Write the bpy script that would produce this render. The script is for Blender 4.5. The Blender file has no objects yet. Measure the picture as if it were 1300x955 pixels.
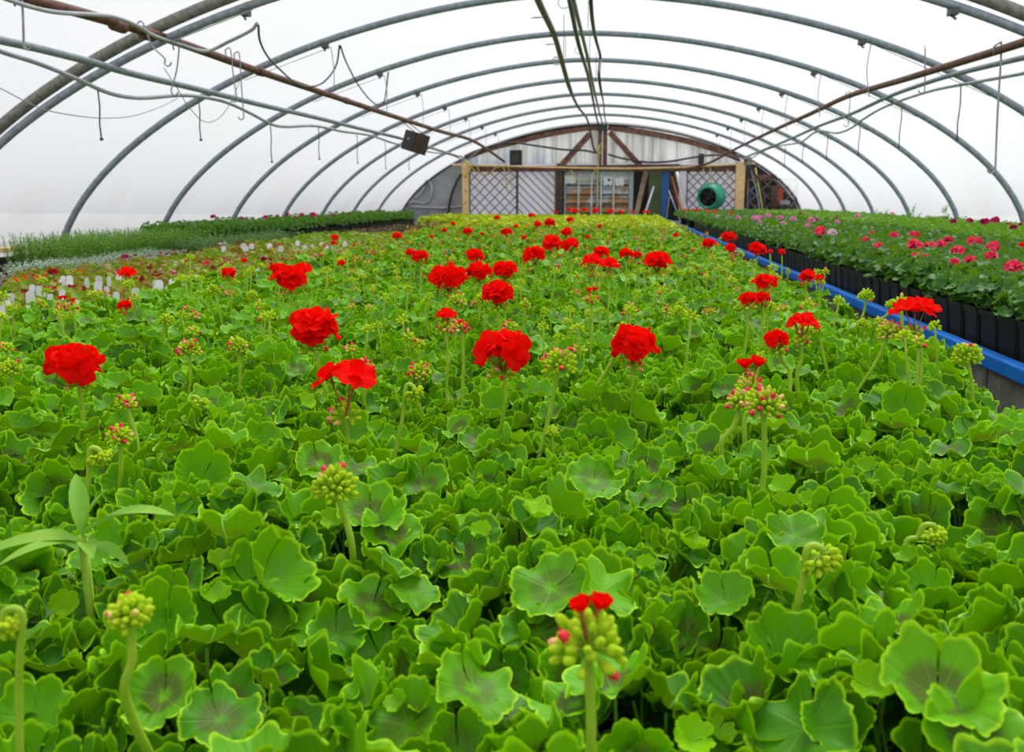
import bpy, math, random
import numpy as np
from mathutils import Matrix, Vector, Quaternion
PI = math.pi
C = bpy.context.scene.collection
SC = bpy.context.scene
random.seed(7)
RNG = np.random.default_rng(7)
E = 1.5                       # eye height above the floor

# ------------------------------------------------------------------ camera
F, PITCH, YAW = 1125.0, .1582, .1185
cp, sp, cy, sy = math.cos(PITCH), math.sin(PITCH), math.cos(YAW), math.sin(YAW)
MC = np.array([[cy, -sy, 0], [sy, cy, 0], [0, 0, 1]]) @ np.array([[1, 0, 0], [0, cp, sp], [0, -sp, cp]])
def ray(u, v): return MC @ np.array([(u-650)/F, 1, -(v-432)/F])
def on_z(u, v, z): d = ray(u, v); return d*z/d[2] + np.array([0, 0, E])     # z relative to the eye
def on_y(u, v, y): d = ray(u, v); return d*y/d[1] + np.array([0, 0, E])
def on_x(u, v, x): d = ray(u, v); return d*x/d[0] + np.array([0, 0, E])
cam = bpy.data.cameras.new('camera'); co = bpy.data.objects.new('camera', cam); C.objects.link(co)
m = Matrix(((MC[0][0], MC[0][2], -MC[0][1]), (MC[1][0], MC[1][2], -MC[1][1]), (MC[2][0], MC[2][2], -MC[2][1])))
co.matrix_world = Matrix.Translation((0, 0, E)) @ m.to_4x4()
cam.sensor_width = 36; cam.lens = F*36/1300; cam.shift_y = -45.5/1300
cam.clip_start = .02; cam.clip_end = 300
cam.dof.use_dof = True; cam.dof.focus_distance = 1.55; cam.dof.aperture_fstop = 9
SC.camera = co

# ------------------------------------------------------------------ materials
def new_mat(name):
    mt = bpy.data.materials.new(name); mt.use_nodes = True
    nt = mt.node_tree; nt.nodes.clear()
    return mt, nt, nt.nodes, nt.links
def math_node(nt, op, a, b=None, c=None, clamp=False):
    n = nt.nodes.new('ShaderNodeMath'); n.operation = op; n.use_clamp = clamp
    for i, x in enumerate((a, b, c)):
        if x is None: continue
        if isinstance(x, (int, float)): n.inputs[i].default_value = x
        else: nt.links.new(x, n.inputs[i])
    return n.outputs[0]
def mix_rgb(nt, f, a, b, typ='MIX'):
    n = nt.nodes.new('ShaderNodeMix'); n.data_type = 'RGBA'; n.blend_type = typ
    for s, x in ((n.inputs[0], f), (n.inputs[6], a), (n.inputs[7], b)):
        if isinstance(x, (int, float)): s.default_value = x
        elif isinstance(x, tuple): s.default_value = (*x, 1) if len(x) == 3 else x
        else: nt.links.new(x, s)
    return n.outputs[2]
def ramp(nt, f, a, b, lo=0., hi=1.):
    n = nt.nodes.new('ShaderNodeMapRange'); n.clamp = True; n.interpolation_type = 'SMOOTHSTEP'
    nt.links.new(f, n.inputs[0]); n.inputs[1].default_value = a; n.inputs[2].default_value = b
    n.inputs[3].default_value = lo; n.inputs[4].default_value = hi
    return n.outputs[0]
def noise(nt, scale, coord='Object', detail=3, vec=None):
    n = nt.nodes.new('ShaderNodeTexNoise'); n.inputs['Scale'].default_value = scale; n.inputs['Detail'].default_value = detail
    if vec is None:
        t = nt.nodes.new('ShaderNodeTexCoord'); vec = t.outputs[coord]
    nt.links.new(vec, n.inputs['Vector'])
    return n.outputs[0]
def plain(name, col, col2=None, rough=.6, metal=0., scale=8., bump=0., spec=.5, transl=0., detail=4, lo=.35, hi=.65):
    mt, nt, N, L = new_mat(name)
    out = N.new('ShaderNodeOutputMaterial'); b = N.new('ShaderNodeBsdfPrincipled')
    b.inputs['Roughness'].default_value = rough; b.inputs['Metallic'].default_value = metal
    b.inputs['Specular IOR Level'].default_value = spec
    nz = noise(nt, scale, detail=detail)
    if col2: c = mix_rgb(nt, ramp(nt, nz, lo, hi), col, col2); L.new(c, b.inputs['Base Color'])
    else: c = None; b.inputs['Base Color'].default_value = (*col, 1)
    if bump:
        bn = N.new('ShaderNodeBump'); bn.inputs['Strength'].default_value = bump; bn.inputs['Distance'].default_value = .01
        L.new(nz, bn.inputs['Height']); L.new(bn.outputs[0], b.inputs['Normal'])
    sh = b.outputs[0]
    if transl:
        t = N.new('ShaderNodeBsdfTranslucent')
        if c: L.new(c, t.inputs[0])
        else: t.inputs[0].default_value = (*col, 1)
        mx = N.new('ShaderNodeMixShader'); mx.inputs[0].default_value = transl
        L.new(sh, mx.inputs[1]); L.new(t.outputs[0], mx.inputs[2]); sh = mx.outputs[0]
    L.new(sh, out.inputs[0])
    return mt
def leaf_mat(name, base, base2, edge, zone, zone_amt, transl=.28, rough=.42, young=None, spec=.5):
    """uv: (rho, theta/2pi); second uv 'rnd': (random per leaf, youth)"""
    mt, nt, N, L = new_mat(name)
    out = N.new('ShaderNodeOutputMaterial'); b = N.new('ShaderNodeBsdfPrincipled')
    uv = N.new('ShaderNodeUVMap'); uv.uv_map = 'UVMap'; s = N.new('ShaderNodeSeparateXYZ'); L.new(uv.outputs[0], s.inputs[0])
    ur = N.new('ShaderNodeUVMap'); ur.uv_map = 'rnd'; r = N.new('ShaderNodeSeparateXYZ'); L.new(ur.outputs[0], r.inputs[0])
    rho, th, rnd, yg = s.outputs[0], s.outputs[1], r.outputs[0], r.outputs[1]
    nz = noise(nt, 60, detail=2)
    oi = N.new('ShaderNodeObjectInfo')
    f = math_node(nt, 'ADD', math_node(nt, 'MULTIPLY', rnd, .75), math_node(nt, 'MULTIPLY', oi.outputs['Random'], .25))
    col = mix_rgb(nt, f, base, base2)
    # horseshoe zone, only strong on some leaves
    rz = math_node(nt, 'ADD', rho, math_node(nt, 'MULTIPLY', math_node(nt, 'SUBTRACT', nz, .5), .25))
    z = math_node(nt, 'MULTIPLY', ramp(nt, rz, .10, .24), ramp(nt, rz, .62, .40))
    rn2 = math_node(nt, 'FRACT', math_node(nt, 'MULTIPLY', rnd, 7.31))
    z = math_node(nt, 'MULTIPLY', z, ramp(nt, rn2, .2, .85, 0, zone_amt))
    z = math_node(nt, 'MULTIPLY', z, math_node(nt, 'SUBTRACT', 1, yg))
    col = mix_rgb(nt, z, col, zone)
    # veins
    v = math_node(nt, 'ABSOLUTE', math_node(nt, 'SUBTRACT', math_node(nt, 'FRACT', math_node(nt, 'MULTIPLY', th, 7.0)), .5))
    v = math_node(nt, 'MULTIPLY', v, rho)
    vm = math_node(nt, 'MULTIPLY', ramp(nt, v, .022, .0), ramp(nt, rho, .95, .4, 0, .22))
    col = mix_rgb(nt, vm, col, edge)
    em = ramp(nt, rho, .88, .985, 0, .9)
    col = mix_rgb(nt, em, col, edge)
    col = mix_rgb(nt, math_node(nt, 'MULTIPLY', yg, .85), col, young or edge)
    L.new(col, b.inputs['Base Color'])
    b.inputs['Roughness'].default_value = rough; b.inputs['Specular IOR Level'].default_value = spec
    bn = N.new('ShaderNodeBump'); bn.inputs['Strength'].default_value = .35; bn.inputs['Distance'].default_value = .002
    L.new(math_node(nt, 'ADD', nz, math_node(nt, 'MULTIPLY', ramp(nt, v, .04, 0.), -.6)), bn.inputs['Height']); L.new(bn.outputs[0], b.inputs['Normal'])
    t = N.new('ShaderNodeBsdfTranslucent')
    L.new(mix_rgb(nt, .4, col, (.42, .72, .004)), t.inputs[0])
    mx = N.new('ShaderNodeMixShader'); mx.inputs[0].default_value = transl
    L.new(b.outputs[0], mx.inputs[1]); L.new(t.outputs[0], mx.inputs[2]); L.new(mx.outputs[0], out.inputs[0])
    return mt
M = {}
M['leaf'] = leaf_mat('geranium_leaf', (.030, .18, .0015), (.17, .50, .002), (.44, .80, .008), (.095, .10, .02), .8, young=(.34, .68, .004), spec=.24, rough=.46, transl=.24)
M['leaf_dark'] = leaf_mat('dark_geranium_leaf', (.020, .115, .010), (.055, .22, .016), (.11, .32, .03), (.03, .07, .02), .5, young=(.13, .36, .03), spec=.35)
M['leaf_light'] = leaf_mat('light_geranium_leaf', (.07, .24, .008), (.15, .40, .012), (.26, .52, .03), (.08, .14, .02), .4, spec=.3)
M['leaf_lime'] = leaf_mat('lime_geranium_leaf', (.10, .40, .002), (.85, .74, .001), (.60, .74, .005), (.25, .35, .01), .2, young=(.80, .72, .003), spec=.25)
M['begonia'] = leaf_mat('begonia_leaf', (.08, .27, .006), (.27, .47, .006), (.55, .36, .008), (.40, .20, .01), .5, rough=.4, spec=.3, young=(.30, .30, .02))
M['begonia_bronze'] = leaf_mat('bronze_begonia_leaf', (.14, .19, .01), (.33, .24, .01), (.62, .20, .01), (.28, .08, .012), .7, rough=.4, spec=.3, young=(.30, .42, .04))
M['brownleaf'] = plain('brown_seedling_leaf', (.14, .07, .045), (.17, .15, .06), rough=.7, scale=60)
M['herb'] = plain('herb_leaf', (.11, .27, .025), (.26, .46, .06), rough=.7, scale=9, transl=.3, spec=.2)
M['herb_dark'] = plain('dark_herb_leaf', (.10, .24, .05), (.22, .40, .11), rough=.6, scale=9, transl=.2)
M['silver'] = plain('silver_leaf', (.38, .48, .38), (.58, .66, .56), rough=.9, spec=.2, scale=30, transl=.15)
M['weed'] = plain('weed_leaf', (.18, .42, .03), (.30, .54, .06), rough=.6, scale=14, transl=.25, spec=.25)
M['stem'] = plain('stalk_green', (.32, .56, .02), (.44, .64, .04), rough=.5, scale=40, transl=.15)
M['stem_dark'] = plain('petiole_green', (.10, .27, .02), (.17, .36, .03), rough=.5, scale=40)
M['stem_red'] = plain('pedicel_red', (.30, .06, .02), (.38, .16, .03), rough=.5, scale=90)
M['bud'] = plain('bud_green', (.44, .70, .015), (.66, .80, .03), rough=.7, scale=150, transl=.25, spec=.12)
M['bud_pink'] = plain('bud_pink', (.85, .30, .20), (.80, .60, .14), rough=.5, scale=160)
M['bud_red'] = plain('bud_red', (.85, .015, .02), (.75, .02, .08), rough=.5, scale=150)
M['red'] = plain('red_petal', (1., .008, .0015), (.95, .004, .001), rough=.8, scale=70, transl=.38, spec=.06)
M['deepred'] = plain('dark_red_petal', (.42, .002, .012), (.30, .001, .01), rough=.6, scale=70, transl=.2, spec=.3)
M['orange'] = plain('orange_red_petal', (.92, .07, .012), (.85, .04, .01), rough=.6, scale=50, transl=.2, spec=.3)
M['coral'] = plain('coral_pink_petal', (.93, .03, .10), (.90, .07, .18), rough=.6, scale=50, transl=.2, spec=.3)
M['pink'] = plain('light_pink_petal', (.92, .22, .55), (.90, .38, .66), rough=.6, scale=50, transl=.2, spec=.3)
M['palepink'] = plain('pale_pink_petal', (.82, .55, .68), (.85, .66, .74), rough=.6, scale=50, transl=.2, spec=.3)
M['magenta'] = plain('magenta_petal', (.60, .006, .13), (.50, .004, .16), rough=.6, scale=50, transl=.2, spec=.3)
M['pot'] = plain('black_pot_plastic', (.006, .006, .007), (.010, .010, .011), rough=.5, scale=12, spec=.3)
M['terracotta'] = plain('brown_pot_plastic', (.22, .07, .035), (.28, .10, .05), rough=.6)
M['soil'] = plain('potting_soil', (.02, .014, .009), (.045, .03, .02), rough=.95, scale=120, bump=.6)
M['tag'] = plain('white_tag_plastic', (.80, .81, .84), rough=.4)
M['steel'] = plain('galvanised_steel', (.20, .24, .28), (.28, .33, .38), rough=.5, metal=.1, scale=25)
M['steel_dark'] = plain('weathered_steel', (.16, .16, .14), (.26, .25, .22), rough=.55, metal=.3, scale=25)
M['olive'] = plain('olive_painted_pipe', (.060, .048, .028), (.09, .075, .045), rough=.5)
M['rust'] = plain('rusty_brown_pipe', (.09, .030, .020), (.17, .07, .05), rough=.65, scale=18, bump=.3)
M['greyhose'] = plain('grey_plastic_hose', (.34, .36, .40), (.44, .46, .50), rough=.6)
M['blackhose'] = plain('black_rubber_hose', (.014, .017, .02), (.03, .035, .04), rough=.45)
M['darkwire'] = plain('dark_wire', (.04, .04, .045), (.08, .08, .085), rough=.5)
M['wire'] = plain('grey_wire', (.25, .26, .27), (.38, .39, .40), rough=.5, metal=.4)
M['yellowrope'] = plain('yellow_rope', (.62, .50, .10), (.50, .42, .14), rough=.8, scale=60)
M['speaker'] = plain('black_speaker_case', (.012, .013, .016), (.02, .02, .025), rough=.6)
M['speaker_side'] = plain('brown_speaker_side', (.05, .028, .024), (.07, .04, .035), rough=.7)
M['timber'] = plain('pale_pine', (.86, .62, .32), (.76, .50, .22), rough=.7, scale=12, bump=.2)
M['brown'] = plain('brown_stained_timber', (.11, .045, .03), (.20, .10, .075), rough=.75, scale=10, bump=.3)
M['grey_timber'] = plain('weathered_timber', (.20, .14, .09), (.30, .24, .17), rough=.8, scale=14, bump=.3)
M['dark_timber'] = plain('dark_timber', (.055, .035, .025), (.10, .075, .055), rough=.8, scale=14, bump=.3)
M['lattice'] = plain('lattice_wood', (.20, .155, .12), (.30, .25, .21), rough=.85, scale=20)
M['sheet'] = plain('pale_backing_sheet', (.86, .86, .95), (.92, .91, .97), rough=.7, scale=1.6, transl=.4)
M['greysheet'] = plain('grey_plastic_sheeting', (.20, .21, .23), (.36, .37, .40), rough=.35, scale=1.1, bump=.6, detail=2)
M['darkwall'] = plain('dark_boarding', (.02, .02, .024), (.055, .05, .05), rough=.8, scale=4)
M['black'] = plain('recess_shade', (.008, .008, .009), (.02, .018, .016), rough=.9)  # near-black that paints in the shade of hollows
M['green_panel'] = plain('green_metal_panel', (.10, .15, .055), (.13, .18, .07), rough=.5, scale=3)
M['blue_paint'] = plain('blue_paint', (.003, .15, .62), (.006, .19, .70), rough=.6, scale=6, bump=.1, spec=.25)
M['blue_post'] = plain('dark_blue_paint', (.01, .09, .30), (.015, .11, .34), rough=.5, scale=6)
M['orange_board'] = plain('orange_board', (.55, .17, .04), (.45, .14, .05), rough=.6)
M['white_pipe'] = plain('white_plastic_pipe', (.62, .65, .68), (.5, .53, .56), rough=.4)
M['redpost'] = plain('red_brown_post', (.40, .07, .025), (.30, .06, .03), rough=.7)
M['fan_green'] = plain('green_fan_housing', (.004, .26, .16), (.006, .33, .21), rough=.4, scale=5)
M['block'] = plain('concrete_block', (.18, .165, .14), (.30, .28, .25), rough=.9, scale=18, bump=.6)
M['bench'] = plain('bench_board', (.10, .08, .06), (.17, .14, .10), rough=.85, scale=12)
M['paper'] = plain('white_paper', (.82, .83, .86), (.74, .75, .78), rough=.8, scale=8)
M['floor'] = plain('dark_soil_floor', (.04, .033, .026), (.09, .075, .06), rough=.95, scale=5, bump=.4)
M['yard'] = plain('gravel_yard', (.30, .30, .30), (.36, .36, .36), rough=.95, scale=4)

def film_mat():
    mt, nt, N, L = new_mat('polythene_film')
    out = N.new('ShaderNodeOutputMaterial')
    tc = N.new('ShaderNodeTexCoord'); s = N.new('ShaderNodeSeparateXYZ'); L.new(tc.outputs['Object'], s.inputs[0])
    # faint ribbing along the sheet and cloudy dust
    w = math_node(nt, 'SINE', math_node(nt, 'MULTIPLY', s.outputs[1], 95.))
    w = math_node(nt, 'ADD', math_node(nt, 'MULTIPLY', w, .5), .5)
    nz = noise(nt, .5, detail=3)
    f = math_node(nt, 'ADD', math_node(nt, 'MULTIPLY', w, .35), math_node(nt, 'MULTIPLY', nz, .9))
    col = mix_rgb(nt, ramp(nt, f, .2, 1.), (.95, .96, .98), (.88, .90, .935))
    # patchy greyer tone low down on the sheet
    low = math_node(nt, 'MULTIPLY', ramp(nt, s.outputs[2], 1.9, 1.2, 0, .35), ramp(nt, noise(nt, 1.2), .4, .7))
    col = mix_rgb(nt, low, col, (.70, .69, .66))
    # rust streak on the near left bay
    p = on_x(45, 39, -3.55) 
    yy = math_node(nt, 'SUBTRACT', s.outputs[1], RUST[0]); zz = math_node(nt, 'SUBTRACT', s.outputs[2], RUST[1])
    band = math_node(nt, 'MULTIPLY', ramp(nt, math_node(nt, 'ABSOLUTE', math_node(nt, 'ADD', zz, math_node(nt, 'MULTIPLY', yy, RUST[2]))), .055, .01), ramp(nt, math_node(nt, 'ABSOLUTE', yy), RUST[3], RUST[3]*.6))
    band = math_node(nt, 'MULTIPLY', band, ramp(nt, s.outputs[0], -2.0, -2.4))
    band = math_node(nt, 'MULTIPLY', band, ramp(nt, noise(nt, 14, detail=5), .42, .6))
    col = mix_rgb(nt, band, col, (.75, .26, .06))
    t = N.new('ShaderNodeBsdfTranslucent'); L.new(col, t.inputs[0])
    d = N.new('ShaderNodeBsdfDiffuse'); L.new(col, d.inputs[0])
    tr = N.new('ShaderNodeBsdfTransparent'); L.new(col, tr.inputs[0])
    m1 = N.new('ShaderNodeMixShader'); m1.inputs[0].default_value = .16; L.new(t.outputs[0], m1.inputs[1]); L.new(d.outputs[0], m1.inputs[2])
    m2 = N.new('ShaderNodeMixShader'); m2.inputs[0].default_value = .40; L.new(m1.outputs[0], m2.inputs[1]); L.new(tr.outputs[0], m2.inputs[2])
    L.new(m2.outputs[0], out.inputs[0])
    return mt
RUST = (5.6, E+1.42, .03, .85)

# ------------------------------------------------------------------ mesh builder
class MB:
    def __init__(s): s.V = []; s.Q = []; s.T = []; s.U = []; s.R = []; s.qm = []; s.tm = []; s.n = 0
    def add(s, V, Q=None, T=None, U=None, rnd=(0., 0.), mat=0):
        V = np.asarray(V, float).reshape(-1, 3); k = len(V)
        s.V.append(V); s.U.append(np.zeros((k, 2)) if U is None else np.asarray(U, float).reshape(-1, 2))
        s.R.append(np.tile(np.array(rnd, float), (k, 1)) if np.ndim(rnd) == 1 else np.asarray(rnd, float))
        if Q is not None and len(Q):
            Q = np.asarray(Q, int); s.Q.append(Q+s.n); s.qm.append(np.full(len(Q), mat) if np.ndim(mat) == 0 else mat)
        if T is not None and len(T):
            T = np.asarray(T, int); s.T.append(T+s.n); s.tm.append(np.full(len(T), mat if np.ndim(mat) == 0 else 0))
        s.n += k
    def grid(s, P, U=None, mat=0, rnd=(0., 0.), wrap=False):
        P = np.asarray(P, float); a, b = P.shape[:2]
        i = np.arange(a-1)[:, None]; bb = b if wrap else b-1; j = np.arange(bb)[None, :]; j2 = (j+1) % b
        Q = np.stack([(i*b+j), (i*b+j2), ((i+1)*b+j2), ((i+1)*b+j)], -1).reshape(-1, 4)
        s.add(P.reshape(-1, 3), Q, U=None if U is None else np.asarray(U).reshape(-1, 2), mat=mat, rnd=rnd)
    def merge(s, o, R=None, t=(0, 0, 0), rnd=None, mat=None, sc=1.):
        """o: frozen mesh (V,Q,T,U,Rn,qm,tm)"""
        V, Q, T, U, Rn, qm, tm = o
        V2 = V*sc if R is None else (V*sc)@np.asarray(R).T
        s.V.append(V2+np.asarray(t)); s.U.append(U)
        s.R.append(Rn if rnd is None else np.tile(np.array(rnd, float), (len(V), 1)))
        if len(Q): s.Q.append(Q+s.n); s.qm.append(qm if mat is None else np.full(len(Q), mat))
        if len(T): s.T.append(T+s.n); s.tm.append(tm if mat is None else np.full(len(T), mat))
        s.n += len(V)
    def freeze(s):
        if not s.V: s.add(np.zeros((0, 3)))
        z4, z3 = np.zeros((0, 4), int), np.zeros((0, 3), int); z = np.zeros(0, int)
        return (np.concatenate(s.V), np.concatenate(s.Q) if s.Q else z4, np.concatenate(s.T) if s.T else z3,
                np.concatenate(s.U), np.concatenate(s.R), np.concatenate(s.qm) if s.qm else z, np.concatenate(s.tm) if s.tm else z)
    def box(s, c, d, R=None, mat=0):
        c = np.array(c, float); h = np.array(d, float)/2
        P = np.array([[x, y, z] for x in (-1, 1) for y in (-1, 1) for z in (-1, 1)])*h
        if R is not None: P = P@np.asarray(R).T
        s.add(P+c, [[0, 1, 3, 2], [4, 6, 7, 5], [0, 4, 5, 1], [2, 3, 7, 6], [0, 2, 6, 4], [1, 5, 7, 3]], mat=mat)
    def beam(s, a, b, w, h, up=(0, 0, 1), mat=0):
        a = np.array(a, float); b = np.array(b, float); d = b-a; l = np.linalg.norm(d); x = d/l
        u = np.array(up, float); y = np.cross(u, x); y /= np.linalg.norm(y); z = np.cross(x, y)
        s.box((a+b)/2, (l, w, h), np.stack([x, y, z], 1), mat)
    def tube(s, pts, r, n=8, mat=0, cap=True, rnd=(0., 0.)):
        P = np.asarray(pts, float); k = len(P); r = np.full(k, r) if np.ndim(r) == 0 else np.asarray(r, float)
        T = np.gradient(P, axis=0); T /= np.maximum(np.linalg.norm(T, axis=1, keepdims=True), 1e-9)
        ref = np.array([0, 0, 1.]) if abs(T[0][2]) < .9 else np.array([1., 0, 0])
        N = np.cross(T[0], ref); N /= np.linalg.norm(N); G = []
        a = np.arange(n)/n*2*PI
        for i in range(k):
            N = N-T[i]*np.dot(N, T[i]); N /= max(np.linalg.norm(N), 1e-9); B = np.cross(T[i], N)
            G.append(P[i]+r[i]*(np.cos(a)[:, None]*N+np.sin(a)[:, None]*B))
        if cap:
            G = [np.tile(P[0], (n, 1))+(G[0]-P[0])*.02]+G+[np.tile(P[-1], (n, 1))+(G[-1]-P[-1])*.02]
        G = np.array(G)[:, ::-1]
        s.grid(G, U=np.zeros((len(G), n, 2)), mat=mat, wrap=True, rnd=rnd)
    def lathe(s, prof, n=16, R=None, t=(0, 0, 0), mat=0):
        a = np.arange(n)/n*2*PI
        P = np.array([[[r*math.cos(x), r*math.sin(x), z] for x in a] for r, z in prof])
        if R is not None: P = P@np.asarray(R).T
        s.grid(P+np.asarray(t), mat=mat, wrap=True)
    def mesh(s, name, mats, smooth=True):
        V, Q, T, U, Rn, qm, tm = s.freeze()
        me = bpy.data.meshes.new(name); nq, ntr = len(Q), len(T)
        me.vertices.add(len(V)); me.vertices.foreach_set('co', V.astype('f').ravel())
        loops = np.concatenate([Q.ravel(), T.ravel()]).astype('i')
        me.loops.add(len(loops)); me.loops.foreach_set('vertex_index', loops)
        me.polygons.add(nq+ntr)
        st = np.concatenate([np.arange(nq)*4, nq*4+np.arange(ntr)*3]).astype('i')
        me.polygons.foreach_set('loop_start', st)
        me.polygons.foreach_set('loop_total', np.concatenate([np.full(nq, 4), np.full(ntr, 3)]).astype('i'))
        me.polygons.foreach_set('material_index', np.concatenate([qm, tm]).astype('i'))
        me.polygons.foreach_set('use_smooth', np.full(nq+ntr, smooth))
        me.update(calc_edges=True)
        for nm, A in (('UVMap', U), ('rnd', Rn)):
            l = me.uv_layers.new(name=nm); l.data.foreach_set('uv', A[loops].astype('f').ravel())
        me.validate()
        for mm in mats: me.materials.append(mm)
        return me
def rotm(axis, a): return np.array(Matrix.Rotation(a, 3, axis))
def align_z(n, spin=0.):
    n = np.array(n, float); n /= np.linalg.norm(n)
    q = Vector((0, 0, 1)).rotation_difference(Vector(n))
    return np.array((q.to_matrix() @ Matrix.Rotation(spin, 3, 'Z')))
def smooth_path(pts, k=6):
    P = [np.array(p, float) for p in pts]
    if len(P) < 3: return np.array(P)
    P = [2*P[0]-P[1]]+P+[2*P[-1]-P[-2]]; out = []
    for i in range(1, len(P)-2):
        for t in np.arange(k)/k:
            a, b, c, d = P[i-1:i+3]
            out.append(.5*((2*b)+(-a+c)*t+(2*a-5*b+4*c-d)*t*t+(-a+3*b-3*c+d)*t**3))
    out.append(P[-2]); return np.array(out)

# ------------------------------------------------------------------ object helpers
def tag(o, label=None, cat=None, group=None, kind=None):
    if label: o['label'] = label
    if cat: o['category'] = cat
    if group: o['group'] = group
    if kind: o['kind'] = kind
    return o
def link(name, me, parent=None, loc=None):
    o = bpy.data.objects.new(name, me); C.objects.link(o)
    if parent is not None: o.parent = parent
    if loc is not None: o.location = loc
    return o
def obj(name, mb, mats, parent=None, loc=None, smooth=True):
    if not isinstance(mats, (list, tuple)): mats = [mats]
    return link(name, mb.mesh(name, mats, smooth), parent, loc)
def thing(name, label, cat, loc=(0, 0, 0), rz=0., group=None, sc=1.):
    o = link(name, None, None, loc); o.rotation_euler = (0, 0, rz); o.scale = (sc, sc, sc); o.empty_display_size = .05
    return tag(o, label, cat, group)
def bevel(o, w=.003, seg=2):
    md = o.modifiers.new('bevel', 'BEVEL'); md.width = w; md.segments = seg; md.limit_method = 'ANGLE'
def box_obj(name, c, d, mat, parent=None, R=None, bev=.004):
    mb = MB(); mb.box((0, 0, 0), d, R); o = obj(name, mb, mat, parent, c, smooth=False)
    if bev: bevel(o, bev)
    return o

# ================================================================== LEAVES, FLOWERS
def leaf(nr, na, seed, cup=.4, ruf=1., tri=False):
    """a round, lobed and ruffled geranium leaf of radius 1, lying in xy, tip at +x, stalk joins at the origin"""
    g = np.random.default_rng(seed); ph = g.uniform(0, 2*PI, 6); am = g.uniform(.6, 1.3, 6)
    rho = (np.arange(nr+1)/nr)**.85; th = np.linspace(-PI*.985, PI*.985, na+1)
    r, t = np.meshgrid(rho, th, indexing='ij')
    R = 1-.085*(1-np.abs(np.cos(3.5*t)))**1.6-.06*(1-np.abs(np.cos(10.5*t)))**1.4+.03*np.cos(t)+.025*np.sin(2*t+ph[5])
    R = R-.16*np.exp(-((PI-np.abs(t))/.25)**2)
    R = 1+(R-1)*r**1.5
    x, y = r*R*np.cos(t), r*R*np.sin(t)
    z = cup*(.55*r**1.3+.1*r*r)
    z = z+ruf*r**2.2*(.06*am[0]*np.cos(2*t+ph[0])+.085*am[1]*np.cos(3*t+ph[1])+.10*am[2]*np.cos(5*t+ph[2]))
    z = z+ruf*.055*am[3]*r**3*np.cos(7*t)+ruf*.06*r**5*np.cos(9*t+ph[4])
    z = z-.10*am[4]*x*np.abs(x)*r-.04*am[5]*y*y*r
    # margin rolls slightly outward
    z = z-.10*np.maximum(r-.8, 0)**1.2*cup*3
    x = x*(1-.12*cup*r*r); y = y*(1-.12*cup*r*r)
    mb = MB(); mb.grid(np.stack([x, y, z], -1), U=np.stack([r, (t/(2*PI)+.5)], -1))
    V, Q, T, U, Rn, qm, tm = mb.freeze()
    return (V, Q[:, ::-1], T, U, Rn, qm, tm)
LEAF_HI = [leaf(7, 105, 10+i, cup=c, ruf=rf) for i, (c, rf) in enumerate([(.75, 1.), (.45, 1.3), (1.1, .9), (.6, 1.5), (.3, 1.1), (.9, 1.3), (1.25, .9), (.55, .9)])]
LEAF_MID = [leaf(4, 42, 30+i, cup=c, ruf=rf) for i, (c, rf) in enumerate([(.55, 1.), (.25, 1.2), (.8, .9), (.4, 1.3), (.15, 1.)])]
LEAF_SM = [leaf(3, 28, 40+i, cup=c, ruf=rf) for i, (c, rf) in enumerate([(.55, 1.), (.25, 1.2), (.8, .9), (.4, 1.3)])]
LEAF_FAR = [leaf(2, 12, 90+i, cup=c, ruf=rf) for i, (c, rf) in enumerate([(.5, 1.), (.25, 1.2), (.7, .9)])]
LEAF_LO = [leaf(2, 21, 50+i, cup=c, ruf=rf) for i, (c, rf) in enumerate([(.5, 1.), (.25, 1.2), (.7, .9)])]

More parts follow.
